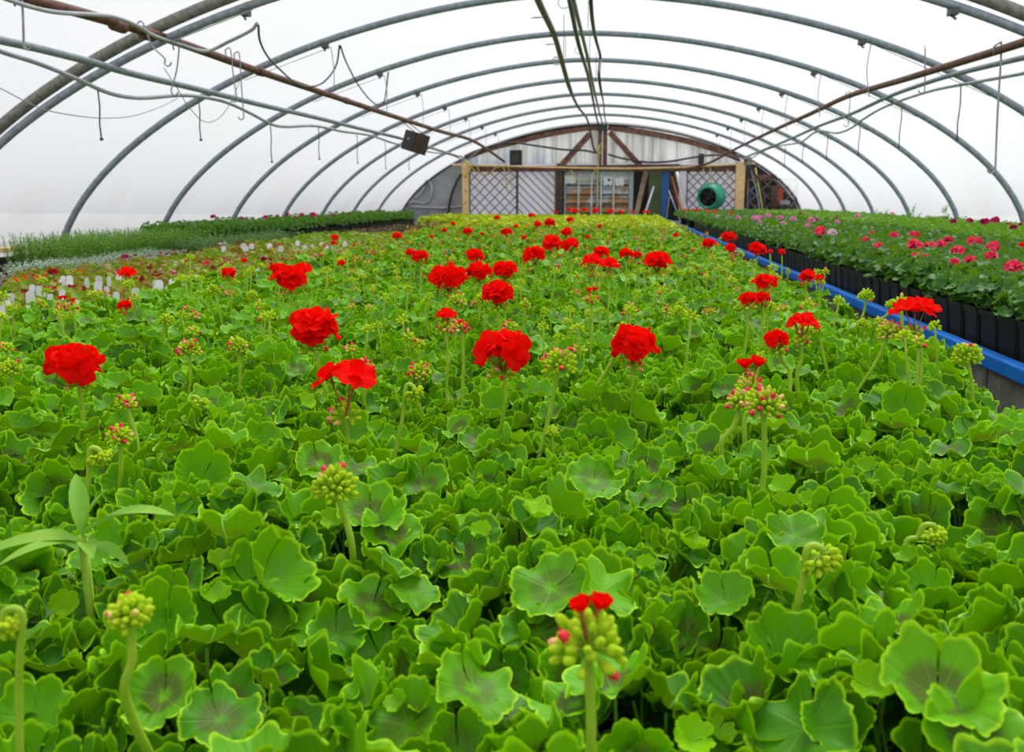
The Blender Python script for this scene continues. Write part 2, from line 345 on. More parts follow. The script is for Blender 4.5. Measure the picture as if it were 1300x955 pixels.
def geranium(seed, leaves, nsides=5, n=(17, 15, 11), rad=.115, top=.30, R0=.042, dep=1., petiole=True, spread=1.):
    g = np.random.default_rng(seed); fol = MB(); st = MB(); k = 0
    main = []
    for a in range(4):
        ang = a*PI/2+g.uniform(-.5, .5); q = np.array([.025*math.cos(ang), .025*math.sin(ang), top*.55])
        pts = [(q[0]*.2, q[1]*.2, .09), (q[0]*.7, q[1]*.7, top*.42), tuple(q)]
        main.append(q)
        if petiole: st.tube(smooth_path(pts, 3), .0045, nsides)
    for layer, cnt in enumerate(n):
        for i in range(cnt):
            k += 1; ang = k*2.39996+g.uniform(-.4, .4)
            u = (i+.5)/cnt
            if layer == 0: r = rad*(.12+.88*math.sqrt(u)); z = top-.62*r*r/rad+g.uniform(-.030, .020); R = R0*g.uniform(.72, 1.08); tl = 8+60*(r/rad)*g.uniform(.2, 1.15)
            elif layer == 1: r = rad*(.45+.65*u); z = top-(.045+g.uniform(0, .03))*dep; R = R0*g.uniform(.85, 1.15); tl = 15+45*g.uniform(.2, 1.2)
            else: r = rad*(.5+.65*u); z = top-(.10+g.uniform(0, .05))*dep; R = R0*g.uniform(.85, 1.2); tl = g.uniform(0, 40)
            r *= spread
            ax = ang+g.uniform(-.7, .7); tl = math.radians(tl)
            nrm = np.array([math.sin(tl)*math.cos(ax), math.sin(tl)*math.sin(ax), math.cos(tl)])
            Rm = align_z(nrm)
            # spin so the tip (+x) points outward
            want = np.array([math.cos(ang), math.sin(ang), 0]); loc = Rm.T@want; sp_ = math.atan2(loc[1], loc[0])+g.uniform(-.6, .6)
            Rm = Rm@rotm('Z', sp_)
            c = np.array([r*math.cos(ang), r*math.sin(ang), z])
            org = c-Rm@np.array([.25*R, 0, 0])
            L_ = leaves[g.integers(len(leaves))]
            mir = np.diag([1, 1 if g.random() < .5 else -1, 1.])
            rnd = (g.random(), 0.)
            if mir[1, 1] < 0:
                L_ = (L_[0]*np.array([1, -1, 1]), L_[1][:, ::-1], L_[2], L_[3], L_[4], L_[5], L_[6])
            fol.merge(L_, Rm, org, rnd=rnd, sc=R)
            if petiole and layer < 2:
                b = main[g.integers(4)]
                st.tube(smooth_path([b, (b+org)/2+np.array([0, 0, -.02]), org-nrm*.004], 3), .0019, nsides if nsides < 5 else 5, cap=False)
    for i in range(4):   # young pleated leaves in the middle
        ang = g.uniform(0, 2*PI); r = g.uniform(.01, rad*.6); tl = g.uniform(.2, .9)
        Rm = align_z((math.sin(tl)*math.cos(ang), math.sin(tl)*math.sin(ang), math.cos(tl)), g.uniform(0, 6))
        fol.merge(leaves[2 % len(leaves)], Rm, (r*math.cos(ang), r*math.sin(ang), top+g.uniform(-.03, .0)), rnd=(g.random(), g.uniform(.3, 1.)), sc=R0*g.uniform(.25, .5))
    return fol, st

def petal(L, W, ns=5, nw=5, seed=0, curl=.2, ruf=.12):
    g = np.random.default_rng(seed); ph = g.uniform(0, 6.3, 3)
    s, w = np.meshgrid(np.linspace(0, 1, ns), np.linspace(-1, 1, nw), indexing='ij')
    wid = W*(.18+.82*np.sin(np.clip(s*1.15+.05, 0, 1)*PI*.62)**1.2)
    wid = wid*np.where(s > .93, .86, 1)
    x = L*(s-.06*w*w*s); y = wid*w*.5
    z = curl*L*(s**2)*-.6+ruf*L*s*s*(np.sin(3.2*w+ph[0])+.6*np.sin(5.5*w+ph[1]))*.5+.10*L*(1-w*w)*s
    return np.stack([x, y, z], -1)
def floret(mb, c, n, L, seed, k=5, inner=3, ns=5, nw=5, openn=1.15, mat=0):
    g = np.random.default_rng(seed); R = align_z(n, g.uniform(0, 6))
    for ring, (kk, sc, op) in enumerate(((k, 1., openn), (inner, .72, openn*.55))):
        for i in range(kk):
            P = petal(L*sc*g.uniform(.88, 1.1), L*.95*sc, ns, nw, seed*31+i+ring*7, curl=g.uniform(.0, .45), ruf=g.uniform(.08, .2))
            a = i/kk*2*PI+g.uniform(-.15, .15)+ring*.5
            Rl = R@rotm('Z', a)@rotm('Y', -(PI/2-op*g.uniform(.85, 1.12)))
            mb.grid(P@Rl.T+np.asarray(c), mat=mat)
_ell = None
def ellipsoid(mb, c, d, r, l, nu=6, nv=5, mat=0, tipmat=None):
    R = align_z(d); a = np.arange(nu)/nu*2*PI; ph = np.linspace(.05, PI-.05, nv)
    P = np.array([[[r*math.sin(p)*math.cos(x), r*math.sin(p)*math.sin(x), -l*math.cos(p)] for x in a] for p in ph])
    P = P@R.T+np.asarray(c); mb.grid(P, mat=mat, wrap=True)
    if tipmat is not None:
        n = nu*(nv-1); m_ = np.full(n, mat); m_[-nu*(1 if l < .008 else 2):] = tipmat; mb.qm[-1] = m_
def bud_cluster(mb, sm, rad, seed, n=26, red=.15, down=False, axis=(0, 0, 1), bs=1., nu=6):
    """buds (mb, materials 0 green 1 pink 2 red) on short stalklets (sm) round the origin"""
    g = np.random.default_rng(seed); R = align_z(axis)
    for i in range(n):
        u = (i+.5)/n; zc = 1-1.45*u if not down else 1-1.1*u; zc += g.uniform(-.06, .06); zc = max(-.7, min(1, zc))
        a = i*2.39996+g.uniform(-.2, .2); q = math.sqrt(max(0, 1-zc*zc))
        d = np.array([q*math.cos(a), q*math.sin(a), zc]); d = R@d
        k = rad*g.uniform(.7, 1.)
        big = g.random() < red; r = (.0045 if big else .0036)*bs*g.uniform(.8, 1.15); l = r*(2.1 if big else 1.55)
        c = d*k; tip = None; mat = 0
        if big: tip = 2 if g.random() < .6 else 1; mat = 0
        if big and g.random() < .2: mat = 1; tip = 2
        ellipsoid(mb, c, d+np.array([0, 0, .15]), r, l, nu=nu, nv=6, mat=mat, tipmat=tip)
        sm.tube([(0, 0, 0), tuple(d*(k-l*.8))], .0011*bs, 4, cap=False)
def flower_head(rad, seed, nfl=16, kind='ball', ns=5, nw=5, flat=.5):
    """petals mesh + pedicels, origin at the umbel node; flower dome above it"""
    g = np.random.default_rng(seed); pm, pd = MB(), MB(); h = rad*.85
    if kind == 'ball':
        L = rad*.62
        for i in range(nfl):
            u = (i+.5)/nfl; zc = 1-1.15*u; a = i*2.39996+g.uniform(-.3, .3); q = math.sqrt(max(0, 1-zc*zc))
            d = np.array([q*math.cos(a), q*math.sin(a), zc]); c = np.array([0, 0, h])+d*np.array([rad*.62, rad*.62, rad*.60*flat+.002])*g.uniform(.55, 1.32)
            n = d*np.array([1, 1, 1.1])+np.array([0, 0, .25])
            floret(pm, c-n*L*.2, n, L*g.uniform(.8, 1.12), seed*17+i, 5, 2, ns, nw)
            pd.tube([(0, 0, 0), tuple(c*.55+np.array([0, 0, -.1*h])), tuple(c-n*L*.2)], .0010, 4, cap=False)
    elif kind == 'loose':
        L = rad*.72
        offs = [(-.45, .1, .9), (.40, -.15, 1.0), (.1, .35, .75), (-.05, -.35, 1.1)][:nfl]
        for i, (x, y, z) in enumerate(offs):
            c = np.array([x*rad, y*rad, z*rad+h*.4]); n = np.array([x*1.1, y*1.1-.25, .8])
            floret(pm, c, n, L, seed*17+i, 5, 2, 7, 7, openn=1.3)
            pd.tube([(0, 0, 0), tuple(c*.6+np.array([0, 0, -.003])), tuple(c)], .0014, 5, cap=False)
    elif kind == 'half':
        L = rad*.85
        for i in range(nfl):
            a = g.uniform(0, 6); x = (-.35 if i == 0 else .45); c = np.array([x*rad, .1*rad*i, rad*(1.75+.15*i)]); n = np.array([x*.5, -.1, 1])
            floret(pm, c, n, L, seed*17+i, 5, 3, 6, 6, openn=.48)
            ellipsoid(pd, c, n, rad*.14, rad*.25); pd.tube([(0, 0, 0), tuple(c)], .0014, 5, cap=False)
    return pm, pd

# ================================================================== SHELL
XC, TA, TZ0, TB, TN, TK, YA, S = -.5502, 4.6457, -.5528, 2.2411, 1.7711, -.0278, 5.94, 1.8
YW = 20.75
def profile(off=0., n=72, base=True, yard=0.):
    """points of the hoop from the left foot to the right foot (x, z world)"""
    out = []
    for i in range(n+1):
        t = PI-PI*i/n; c, s_ = math.cos(t), math.sin(t)
        x = (TA+off)*math.copysign(abs(c)**(2/TN), c); z = (TB+off)*abs(s_)**(2/TN)
        x, z = x, z
        out.append((x, z))
    P = []
    for x, z in out:
        X = XC+x+TK*z; Z = E+TZ0+z-TK*x
        P.append((X, Z))
    # resample by arc length
    P = np.array(P); d = np.r_[0, np.cumsum(np.linalg.norm(np.diff(P, axis=0), axis=1))]
    q = np.linspace(0, d[-1], n+1); P = np.stack([np.interp(q, d, P[:, 0]), np.interp(q, d, P[:, 1])], 1)
    if base: P = np.vstack([[P[0][0]-.03, 0.0], [P[0][0]-.01, P[0][1]*.5], P, [P[-1][0]+.01, P[-1][1]*.5], [P[-1][0]+.03, 0.0]])
    return P
M['film'] = film_mat()
pf = profile(.04)
mb = MB(); ys = np.linspace(-3., YW+.05, 40)
mb.grid(np.array([[(x, y, z) for x, z in pf] for y in ys]))
tag(obj('ceiling', mb, M['film']), 'arched skin of white translucent polythene stretched over the hoops', kind='structure')
mb = MB(); mb.box((-.5, 9, -.05), (9.6, 25, .1)); tag(obj('floor', mb, M['floor'], smooth=False), 'dark soil floor under the benches', kind='structure')
mb = MB(); mb.box((0, 10, -.15), (160, 160, .1)); tag(obj('ground', mb, M['yard'], smooth=False), 'pale gravel yard outside the tunnel', kind='structure')

ordn = ['nearest complete', 'second', 'third', 'fourth', 'fifth', 'sixth', 'seventh', 'farthest']
for k in range(8):
    y = YA+k*S; P = profile(0.)
    t = thing('roof_hoop', ['double steel hoop arching over the nearest bay, its top outside the picture', 'grey steel hoop whose crown just leaves the top edge of the picture', 'grey steel hoop, nearest one with its whole crown in view', 'grey steel hoop, second of those with the whole crown in view', 'grey steel hoop in the middle of the tunnel, fifth from the camera', 'slim looking steel hoop, third from the far end wall', 'slim looking steel hoop, second from the far end wall', 'slim looking steel hoop standing right before the far end wall'][k], 'hoop', (XC, y, 0), group='steel hoops of the tunnel')
    mb = MB(); mb.tube([(x-XC, 0, z) for x, z in P], .040 if k == 0 else .030, 12)
    obj('hoop_tube', mb, M['steel_dark'] if k == 0 else M['steel'], t)
    if k == 0:
        P = profile(-.10); mb = MB(); mb.tube([(x-XC, 0, z) for x, z in P], .028, 12); obj('inner_tube', mb, M['steel'], t)
        P = profile(.035); mb = MB(); mb.tube([(x-XC, .02, z) for x, z in P], .007, 6); obj('edge_trim', mb, M['rust'], t)
    # clamps
    for xc_ in (-2.5, 2.0):
        i = int(np.argmin(abs(P[:, 0]-xc_))) if k else int(np.argmin(abs(profile(-.10)[:, 0]-xc_)))
        PP = P if k else profile(-.10)
        mb = MB(); mb.box((PP[i][0]-XC, 0, PP[i][1]-.035), (.05, .07, .045)); mb.tube([(PP[i][0]-XC-.02, 0, PP[i][1]-.05), (PP[i][0]-XC+.01, -.03, PP[i][1]-.085)], .008, 6)
        obj('pipe_clamp', mb, M['darkwire'], t, smooth=False)

# ------------------------------------------------------------------ overhead pipes, hoses, wires
def line_thing(name, label, cat, pts, r, mat, k=5, n=8, group=None, straight=False, origin=True):
    P = np.array([np.array(p) for p in pts]); P = P if straight else smooth_path(P, k)
    o0 = P[0].copy(); mb = MB(); mb.tube(P-o0, r, n)
    o = obj(name, mb, mat, None, o0); return tag(o, label, cat, group)
def px_x(L, X): return [on_x(u, v, X if np.ndim(X) == 0 else X[i]) for i, (u, v) in enumerate(L)]
brownL = [(-60, -30), (34.6, -2), (130, 24), (221, 52), (330, 91), (440, 128), (513, 152), (560, 167), (603, 180)]
P = px_x(brownL, [-3.08]*5+[-3.02, -2.95, -2.85, -2.75]); P.append(on_y(640, 205, YW-.3))
line_thing('brown_pipe', 'rusty brown pipe running under the hoops on the left side', 'pipe', P, .030, M['rust'], n=10)
bp = bpy.data.objects['brown_pipe']
for u, v in ((150, 33), (187, 44), (330, 91), (440, 128), (515, 153)):
    p = on_x(u, v, -3.08)-np.array(bp.location); d = np.array([0, .06, 0]); mb = MB(); mb.tube([p-d, p+d], .037, 10); obj('coupling', mb, M['rust'], bp)
greyL = [(-60, 37), (0, 51), (50, 62), (120, 80), (165, 93), (250, 113), (335, 134), (400, 149), (460, 164), (510, 176), (545, 187), (583, 199)]
line_thing('grey_pipe', 'grey steel pipe running level below the brown pipe on the left', 'pipe', px_x(greyL, -3.38), .024, M['steel'])
hoseL = [(-50, 45), (0, 65), (47, 80), (97, 100), (135, 117), (165, 123.5), (190, 124), (230, 121), (262, 124), (290, 131), (320, 145), (345, 158), (365, 161), (400, 160), (435, 167), (470, 172), (500, 182), (520, 186), (545, 193), (570, 196), (588, 203)]
line_thing('grey_hose', 'grey hose sagging in waves beside the left wall', 'hose', px_x(hoseL, -3.48), .015, M['greyhose'])
topL = [(0, -4), (40, 9), (75, 16), (125, 19), (150, 23), (175, 33), (195, 45), (230, 57), (262, 65), (290, 53), (318, 39), (326, 30)]
line_thing('pale_hose', 'pale grey hose clinging to the near end of the left brown pipe', 'hose', px_x(topL, [-3.0]*8+[-2.95, -2.8, -2.6, -2.4]), .012, M['greyhose'])
line_thing('black_cable', 'black cable looping down from the double hoop to the left brown pipe', 'cable', px_x([(328, 32), (330, 52), (340, 72), (355, 88), (375, 105), (392, 110), (410, 105), (426, 85), (431, 58)], [-2.4, -2.45, -2.6, -2.8, -2.95, -3.02, -2.95, -2.7, -2.4]), .008, M['darkwire'])
line_thing('black_cable', 'black cable looping down from the second hoop towards the hanging black box', 'cable', px_x([(432, 58), (440, 80), (455, 108), (470, 127), (480, 133), (488, 128), (493, 92)], [-2.4, -2.6, -2.8, -2.95, -3.0, -2.9, -2.4]), .008, M['darkwire'])
brownR = [(1360, 32), (1300, 53.6), (1225, 77), (1147, 101), (1077, 122), (1030, 144), (981, 166), (932, 190), (900, 204), (862, 216)]
line_thing('brown_pipe', 'rusty brown pipe running under the hoops on the right side', 'pipe', [on_x(u, v, 2.34) for u, v in brownR[:8]]+[on_y(900, 207, YW-.4), on_y(866, 216, YW-.35)], .026, M['rust'], n=10)
greyR = [(1350, 62), (1300, 73), (1245, 86), (1210, 95), (1180, 104), (1130, 122), (1080, 145), (1040, 160), (1000, 178), (960, 194), (945, 200)]
line_thing('grey_pipe', 'grey steel pipe running just below the right brown pipe', 'pipe', px_x(greyR, 2.58), .020, M['steel'])
hoseR = [(1350, 82), (1300, 93), (1235, 105), (1180, 116), (1125, 135), (1095, 152), (1080, 163), (1062, 169), (1042, 166), (1030, 171), (1015, 181), (985, 186), (965, 194), (950, 204)]
line_thing('grey_hose', 'grey hose with one deep sag running below the right steel pipe', 'hose', px_x(hoseR, 2.72), .013, M['greyhose'])
# ridge
P = [on_x(u, v, -.70) for u, v in ((660, -60), (683, 0), (704, 45.6), (713.4, 78.5), (723.6, 113))]+[on_y(734, 136, 16.5), on_y(746, 153, 19.6), on_y(753, 186, YW-.35), on_y(758, 195, YW-.3)]
line_thing('olive_pipe', 'long olive pipe running just left of the roof ridge', 'pipe', P, [.030]*21+[.022]*20, M['olive'], n=10)
P = [on_x(u, v, -.40) for u, v in ((709, -60), (723, 0), (735, 58), (748, 102))]+[on_y(756.5, 146, 18.6), on_y(760, 159, YW-.3)]
line_thing('ridge_pipe', 'dark pipe of the ridge bundle, left of the pair', 'pipe', P, .020, M['darkwire'])
P = [on_x(u, v, -.34) for u, v in ((715, -60), (728, 0), (745, 69), (754, 113))]+[on_y(762, 147, 18.6), on_y(766, 160, YW-.3)]
line_thing('ridge_pipe', 'dark pipe of the ridge bundle, right of the pair', 'pipe', P, .017, M['steel_dark'])
P = [on_x(u, v, -.19) for u, v in ((749, -40), (750, 0), (752.7, 31), (757, 52), (762, 71), (761, 85), (760.5, 97), (763, 115))]+[on_y(766, 130, 15.5), on_y(768, 150, 18.8), on_y(771, 162, YW-.3)]
line_thing('ridge_cable', 'wavy dark cable hanging right of the ridge pipes', 'cable', P, .013, M['darkwire'])
for i, (u, v) in enumerate(((690, 22), (705, 56), (714, 82), (721, 104))):    # drip nozzles on the olive pipe
    p = on_x(u, v, -.70); mb = MB(); mb.tube([(0, 0, 0), (-.07, 0, .0), (-.11, 0, -.004)], [.004, .006, .003], 6)
    tag(obj('spray_nozzle', mb, M['darkwire'], None, p), ['spray nozzle nearest the camera on the olive ridge pipe', 'second spray nozzle along the olive ridge pipe', 'third spray nozzle along the olive ridge pipe', 'small farthest spray nozzle on the olive ridge pipe'][i], 'nozzle', 'nozzles on the ridge pipe')
for i, (u, v, w) in enumerate(((716, 3, 14), (734, 64, 8), (706, 76, 7), (722, 12, 5))):   # wire rings
    p = on_x(u, v, -.5); r = w*.5*p[1]/F; a = np.linspace(0, 2*PI, 20)
    mb = MB(); mb.tube([(r*math.cos(x), 0, r*math.sin(x)) for x in a], .004, 5, cap=False)
    tag(obj('wire_loop', mb, M['wire'], None, p), ['large wire loop between the ridge pipes at the top edge', 'small wire loop on the ridge bundle below the third hoop', 'wire loop on the olive pipe by the fourth hoop', 'tiny wire loop beside the ridge bundle at the top edge'][i], 'wire loop', 'wire loops at the ridge')
for i, (u, v, v2) in enumerate(((747, 0, 34), (749, 36, 80), (757, 62, 104), (716, 8, 72), (718, 45, 72))):
    a = on_x(u, v, -.55 if u < 730 else -.3)
    b = a+np.array([0, 0, min(-.1, (v-v2)*a[1]/F*.97)])
    line_thing('hanging_wire', ['thin dark wire at the top edge right of the ridge pipes', 'thin wire below the third hoop right of the ridge pipes', 'thin wire beside the wavy ridge cable', 'thin wire at the top edge between olive pipe and ridge bundle', 'faint wire left of the ridge bundle'][i], 'wire', [a, b], .003, M['darkwire'], straight=True, group='wires at the ridge')
# spray rods hanging from the hoses
drops = [(124, 113, 178, -3.48), (252, 125, 178, -3.48), (343, 158, 206, -3.48), (404, 161, 202, -3.48), (453, 171, 207, -3.48), (489, 180, 214, -3.48), (519, 197, 215, -3.48),
         (1220, 109, 171, 2.72), (1145, 131, 182, 2.72), (1092, 154, 193, 2.72), (1051, 168, 200, 2.72), (1020, 178, 203, 2.72), (997, 186, 208, 2.72)]
nm = ['first', 'second', 'third', 'fourth', 'fifth', 'sixth', 'seventh']
for i, (u, v, v2, X) in enumerate(drops):
    a = on_x(u, v, X); dz = (v2-v)*a[1]/F*.985; j = i if i < 7 else i-7
    mb = MB(); mb.tube([(0, 0, 0), (.006, 0, -dz*.35), (-.004, 0, -dz*.7), (.002, 0, -dz)], .005, 6)
    t = tag(obj('spray_rod', mb, M['darkwire'], None, a), '%s grey spray rod from the camera, hanging from the %s hose' % (nm[j], 'left' if i < 7 else 'right'), 'spray rod', 'spray rods hanging from the hoses')
    mb = MB(); mb.lathe([(.002, .012), (.011, .006), (.013, -.006), (.003, -.012)], 10, t=(.002, 0, -dz)); obj('nozzle', mb, M['darkwire'], t)
# hooks
def hook(u, v, u2, v2, X, label, r=.0045, curl=1):
    a = on_x(u, v, X); s_ = a[1]/F; h = (v2-v)*s_; dx = (u2-u)*s_; w = .022
    pts = [(-.02, 0, -.03), (-.025, 0, .01), (0, 0, .03), (.02, 0, .005), (.012+dx*.4, 0, -h*.5), (dx, 0, -h+.05), (dx+.0, 0, -h+.02)]
    pts += [(dx-w*curl*(1-math.cos(t)), 0, -h+.02-w*math.sin(t)) for t in np.linspace(.4, PI*1.05, 6)]
    line_thing('wire_hook', label, 'hook', [a+np.array(p) for p in pts], r, M['wire'], k=4, n=6, group='wire hooks on the pipes')
hook(1267, 62, 1275, 203, 2.34, 'long S-shaped wire hook hanging from the right brown pipe', .006)
hook(23, 0, 26, 62, -3.08, 'wire hook around the left steel pipe at the left edge of the picture', .006, -1)
hook(179, 33, 208, 83, -3.08, 'wire hook hanging from the left brown pipe where it crosses the double hoop', .005, -1)
hook(224, 58, 214, 120, -3.08, 'wire hook hanging below the brown pipe right of the double hoop', .005, -1)
hook(290, 66, 298, 128, -3.08, 'wire hook, left of two hung close together on the left brown pipe', .005)
hook(301, 71, 306, 150, -3.08, 'wire hook, right of two hung close together on the left brown pipe', .005)
hook(1077, 120, 1079, 157, 2.34, 'small wire hook on the right steel pipe before the deep sag of the hose', .005)
hook(1173, 13, 1180, 106, 2.34, 'long straight wire hook from the double hoop to the right steel pipe', .005)
# thin wires at each hoop: a brace line from the clamp down to the pipe and a vertical wire
for k in range(1, 8):
    y = YA+k*S; P = profile(0.)
    for side, xc_, xo in ((-1, -2.5, -3.3), (1, 2.0, 2.95)):
        i = int(np.argmin(abs(P[:, 0]-xc_))); z = P[i][1]-.05
        j = int(np.argmin(abs(P[:, 0]-xo))); z2 = P[j][1]-.06
        w = nm[k-1]
        line_thing('brace_wire', 'thin brace wire slanting from the clamp of the %s single hoop, %s side' % (w, 'left' if side < 0 else 'right'), 'wire', [(xc_, y, z), (xo, y, z2)], .003, M['wire'], straight=True, group='brace wires under the hoops', n=5)
        line_thing('hanging_wire', 'thin wire dropping from the clamp of the %s single hoop, %s side' % (w, 'left' if side < 0 else 'right'), 'wire', [(xc_, y, z), (xc_-.02*side, y, z-.2), (xc_+.01, y, z-.42)], .004, M['wire'], group='drop wires under the clamps', n=5)
line_thing('brace_wire', 'thin wire sloping from the double hoop clamp down to the left brown pipe', 'wire', [on_x(321, 12, -2.35), on_x(225, 50, -2.95), on_x(170, 68, -3.2)], .004, M['wire'], straight=True)
line_thing('sagging_wire', 'thin wire hanging in a long sag across the left bay', 'wire', [on_x(u, v, -3.6) for u, v in ((-20, 105), (0, 112), (50, 137), (90, 146), (130, 150), (170, 147), (205, 135), (225, 125))], .0035, M['wire'], n=5)
line_thing('sagging_wire', 'thin curling wire under the two close hooks on the left', 'wire', [on_x(u, v, -3.4) for u, v in ((208, 86), (225, 112), (240, 136), (258, 154), (275, 152), (290, 135), (305, 100), (322, 30))], .0035, M['wire'], n=5)

# ------------------------------------------------------------------ hanging black box
p = on_x(528, 181, -3.08); R = rotm('Y', math.radians(17))@rotm('Z', math.radians(-38))
t = thing('speaker_box', 'black boxy loudspeaker hanging tilted from the left brown pipe', 'speaker', tuple(p))
o = box_obj('case', (0, 0, 0), (.27, .27, .30), M['speaker_side'], t, R, .008)
mb = MB(); mb.box(R@np.array([0, -.142, 0]), (.262, .02, .29), R); o = obj('front_grille', mb, M['speaker'], t, smooth=False); bevel(o, .006)
mb = MB(); mb.lathe([(.001, .012), (.02, .010), (.022, 0)], 16, R=R@rotm('X', PI/2), t=R@np.array([-.0, -.152, .02])); obj('badge', mb, M['wire'], t)
a = on_x(515, 155, -3.08)-p; mb = MB(); mb.tube([a+np.array([0, 0, .05]), a+np.array([-.02, 0, -.02]), R@np.array([-.1, 0, .15]), R@np.array([-.09, 0, .10])], .007, 6); obj('hanging_strap', mb, M['darkwire'], t)
mb = MB(); mb.tube([a+np.array([.0, 0, .05]), a+np.array([.05, 0, -.02]), R@np.array([.09, 0, .16]), R@np.array([.09, 0, .10])], .007, 6); obj('hanging_strap', mb, M['darkwire'], t)

# ================================================================== END WALL
def W(u, v, y=0.): return on_y(u, v, YW+y)
def px_box(name, u0, v0, u1, v1, yf, depth, mat, parent=None, bev=.004, u2=None, u3=None):
    """upright board whose front face shows between the picture columns; front at YW+yf"""
    a = W(u0, v0, yf); b = W(u1, v1, yf)
    c = ((a[0]+b[0])/2, YW+yf+depth/2, (a[2]+b[2])/2)
    return box_obj(name, c, (abs(b[0]-a[0]), depth, abs(a[2]-b[2])), mat, parent, None, bev)
PFW = profile(-.02)
def wall_top(x):
    i = np.argsort(PFW[:, 0]); return float(np.interp(x, PFW[i, 0], PFW[i, 1]))
def gable(name, x0, x1, z0, y, mat, thick=.03, corr=0., zmax=None, n=40, label=None, kind=None):
    xs = np.linspace(x0, x1, n+1); mb = MB(); G = []
    for yy in (0, thick):
        G.append([[(x, y+yy+(corr*math.sin(x*2*PI/.076) if corr else 0), z0+(max(z0+.01, min(wall_top(x), zmax or 9))-z0)*q) for q in (0, .5, 1)] for x in xs])
    mb.grid(np.array(G[0])); mb.grid(np.array(G[1]))
    for q in (0, 2): mb.grid(np.array([[G[0][i][q], G[1][i][q]] for i in range(n+1)]))
    for i in (0, n): mb.grid(np.array([G[0][i], G[1][i]]))
    return obj(name, mb, mat, smooth=False)
def corr_mat():
    mt, nt, N, L = new_mat('corrugated_translucent_sheet')
    out = N.new('ShaderNodeOutputMaterial'); tc = N.new('ShaderNodeTexCoord')
    mp = N.new('ShaderNodeMapping'); mp.inputs['Scale'].default_value = (5.5, 1, .25); L.new(tc.outputs['Object'], mp.inputs[0])
    nz = noise(nt, 1.6, detail=5, vec=mp.outputs[0]); nz2 = noise(nt, .8, detail=3)
    col = mix_rgb(nt, ramp(nt, nz, .35, .68), (.93, .94, .95), (.62, .62, .60))
    col = mix_rgb(nt, ramp(nt, nz2, .60, .72, 0, .35), col, (.35, .46, .66))
    d = N.new('ShaderNodeBsdfDiffuse'); t = N.new('ShaderNodeBsdfTranslucent'); L.new(col, d.inputs[0]); L.new(col, t.inputs[0])
    mx = N.new('ShaderNodeMixShader'); mx.inputs[0].default_value = .65; L.new(d.outputs[0], mx.inputs[1]); L.new(t.outputs[0], mx.inputs[2]); L.new(mx.outputs[0], out.inputs[0])
    return mt
M['corr'] = corr_mat()
zb = W(0, 211)[2]
xl, xr = W(590, 240)[0], W(940, 240)[0]
tag(gable('wall_back', xl, xr+.05, zb, YW+.02, M['corr'], corr=.009, n=420), 'upper gable of corrugated translucent sheets with dirty streaks', kind='structure')
o = tag(gable('wall_left', PFW[0][0], xl, 0, YW+.02, M['greysheet'], n=24), 'crumpled grey plastic sheeting closing the left corner of the end wall', kind='structure')
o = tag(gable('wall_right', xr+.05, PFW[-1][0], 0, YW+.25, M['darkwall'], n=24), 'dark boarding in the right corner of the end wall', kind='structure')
def panel(u0, u1, mat, y, label, name='wall_panel'):
    a, b = W(u0, 0)[0], W(u1, 0)[0]; o = box_obj(name, ((a+b)/2, YW+y, zb/2), (b-a, .03, zb), mat, None, None, 0)
    return tag(o, label, kind='structure')
panel(590, 712, M['sheet'], .10, 'pale lilac sheet behind the left lattice', 'trim_1')
panel(870, 948, M['sheet'], .10, 'pale lilac sheet behind the right lattice', 'trim_2')
panel(800, 872, M['black'], .75, 'black panel painting in the shade behind the leaning poles', 'trim_3')  # black panel stands in for the shade in this gap
panel(706, 872, M['dark_timber'], .95, 'added dark backing panel closing the bright gap behind the door opening', 'trim_5')  # backing added to block daylight above the door
panel(708, 720, M['dark_timber'], .06, 'dark boarding beside the container door', 'trim_4')
# crumpled folds on the grey sheeting
mb = MB()
for L_ in ([(513, 262), (525, 256), (540, 258), (547, 250), (548, 236), (541, 228)], [(541, 228), (536, 244), (527, 252)], [(520, 262), (560, 264), (588, 262)]):
    mb.tube(smooth_path([W(u, v, -.02) for u, v in L_], 4), .022, 7)
tag(obj('sheeting_folds', mb, plain('pale_fold', (.42, .43, .45), (.55, .56, .58), rough=.4, scale=6)), 'pale crumpled folds in the grey plastic sheeting at the left corner', 'sheeting')
line_thing('black_pipe', 'black pipe arching against the grey sheeting left of the pale post', 'pipe', [W(u, v, -.1) for u, v in ((569, 276), (570, 262), (574, 245), (580, 230), (588, 218))], .03, M['blackhose'])
# rafters following the curve
def rafter(us, label, off=0., w=.13):
    P = [W(u, v, -.06) for u, v in us]; P = smooth_path(P, 5); mb = MB()
    for a, b in zip(P[:-1], P[1:]): mb.beam(a, b+(b-a)*.02, .08, w)
    tag(obj('gable_rafter', mb, M['brown'], smooth=False), label, 'rafter')
rafter([(590, 200), (620, 189), (655, 180), (700, 169.5), (745, 162.5), (770, 161.5)], 'brown timber rafter curving up the left half of the gable')
rafter([(772, 161.5), (800, 165.5), (840, 172.5), (880, 181), (915, 192), (938, 201)], 'brown timber rafter curving down the right half of the gable')
P = profile(-.03); mb = MB(); mb.tube([(x, YW-.12, z) for x, z in P], .022, 10); tag(obj('end_hoop', mb, M['blackhose']), 'black end hoop bent round the gable edge', 'hoop')
mb = MB(); mb.beam(W(749, 170, -.05), W(712, 211, -.05), .08, .13); tag(obj('gable_brace', mb, M['brown'], smooth=False), 'brown diagonal brace left of the twin king posts', 'brace')
mb = MB(); mb.beam(W(774, 168, -.05), W(813, 211, -.05), .08, .12); tag(obj('gable_brace', mb, M['brown'], smooth=False), 'brown diagonal brace right of the twin king posts', 'brace')
t = thing('king_post', 'twin brown posts rising under the ridge in the gable', 'post', tuple(W(765, 211, -.1)))
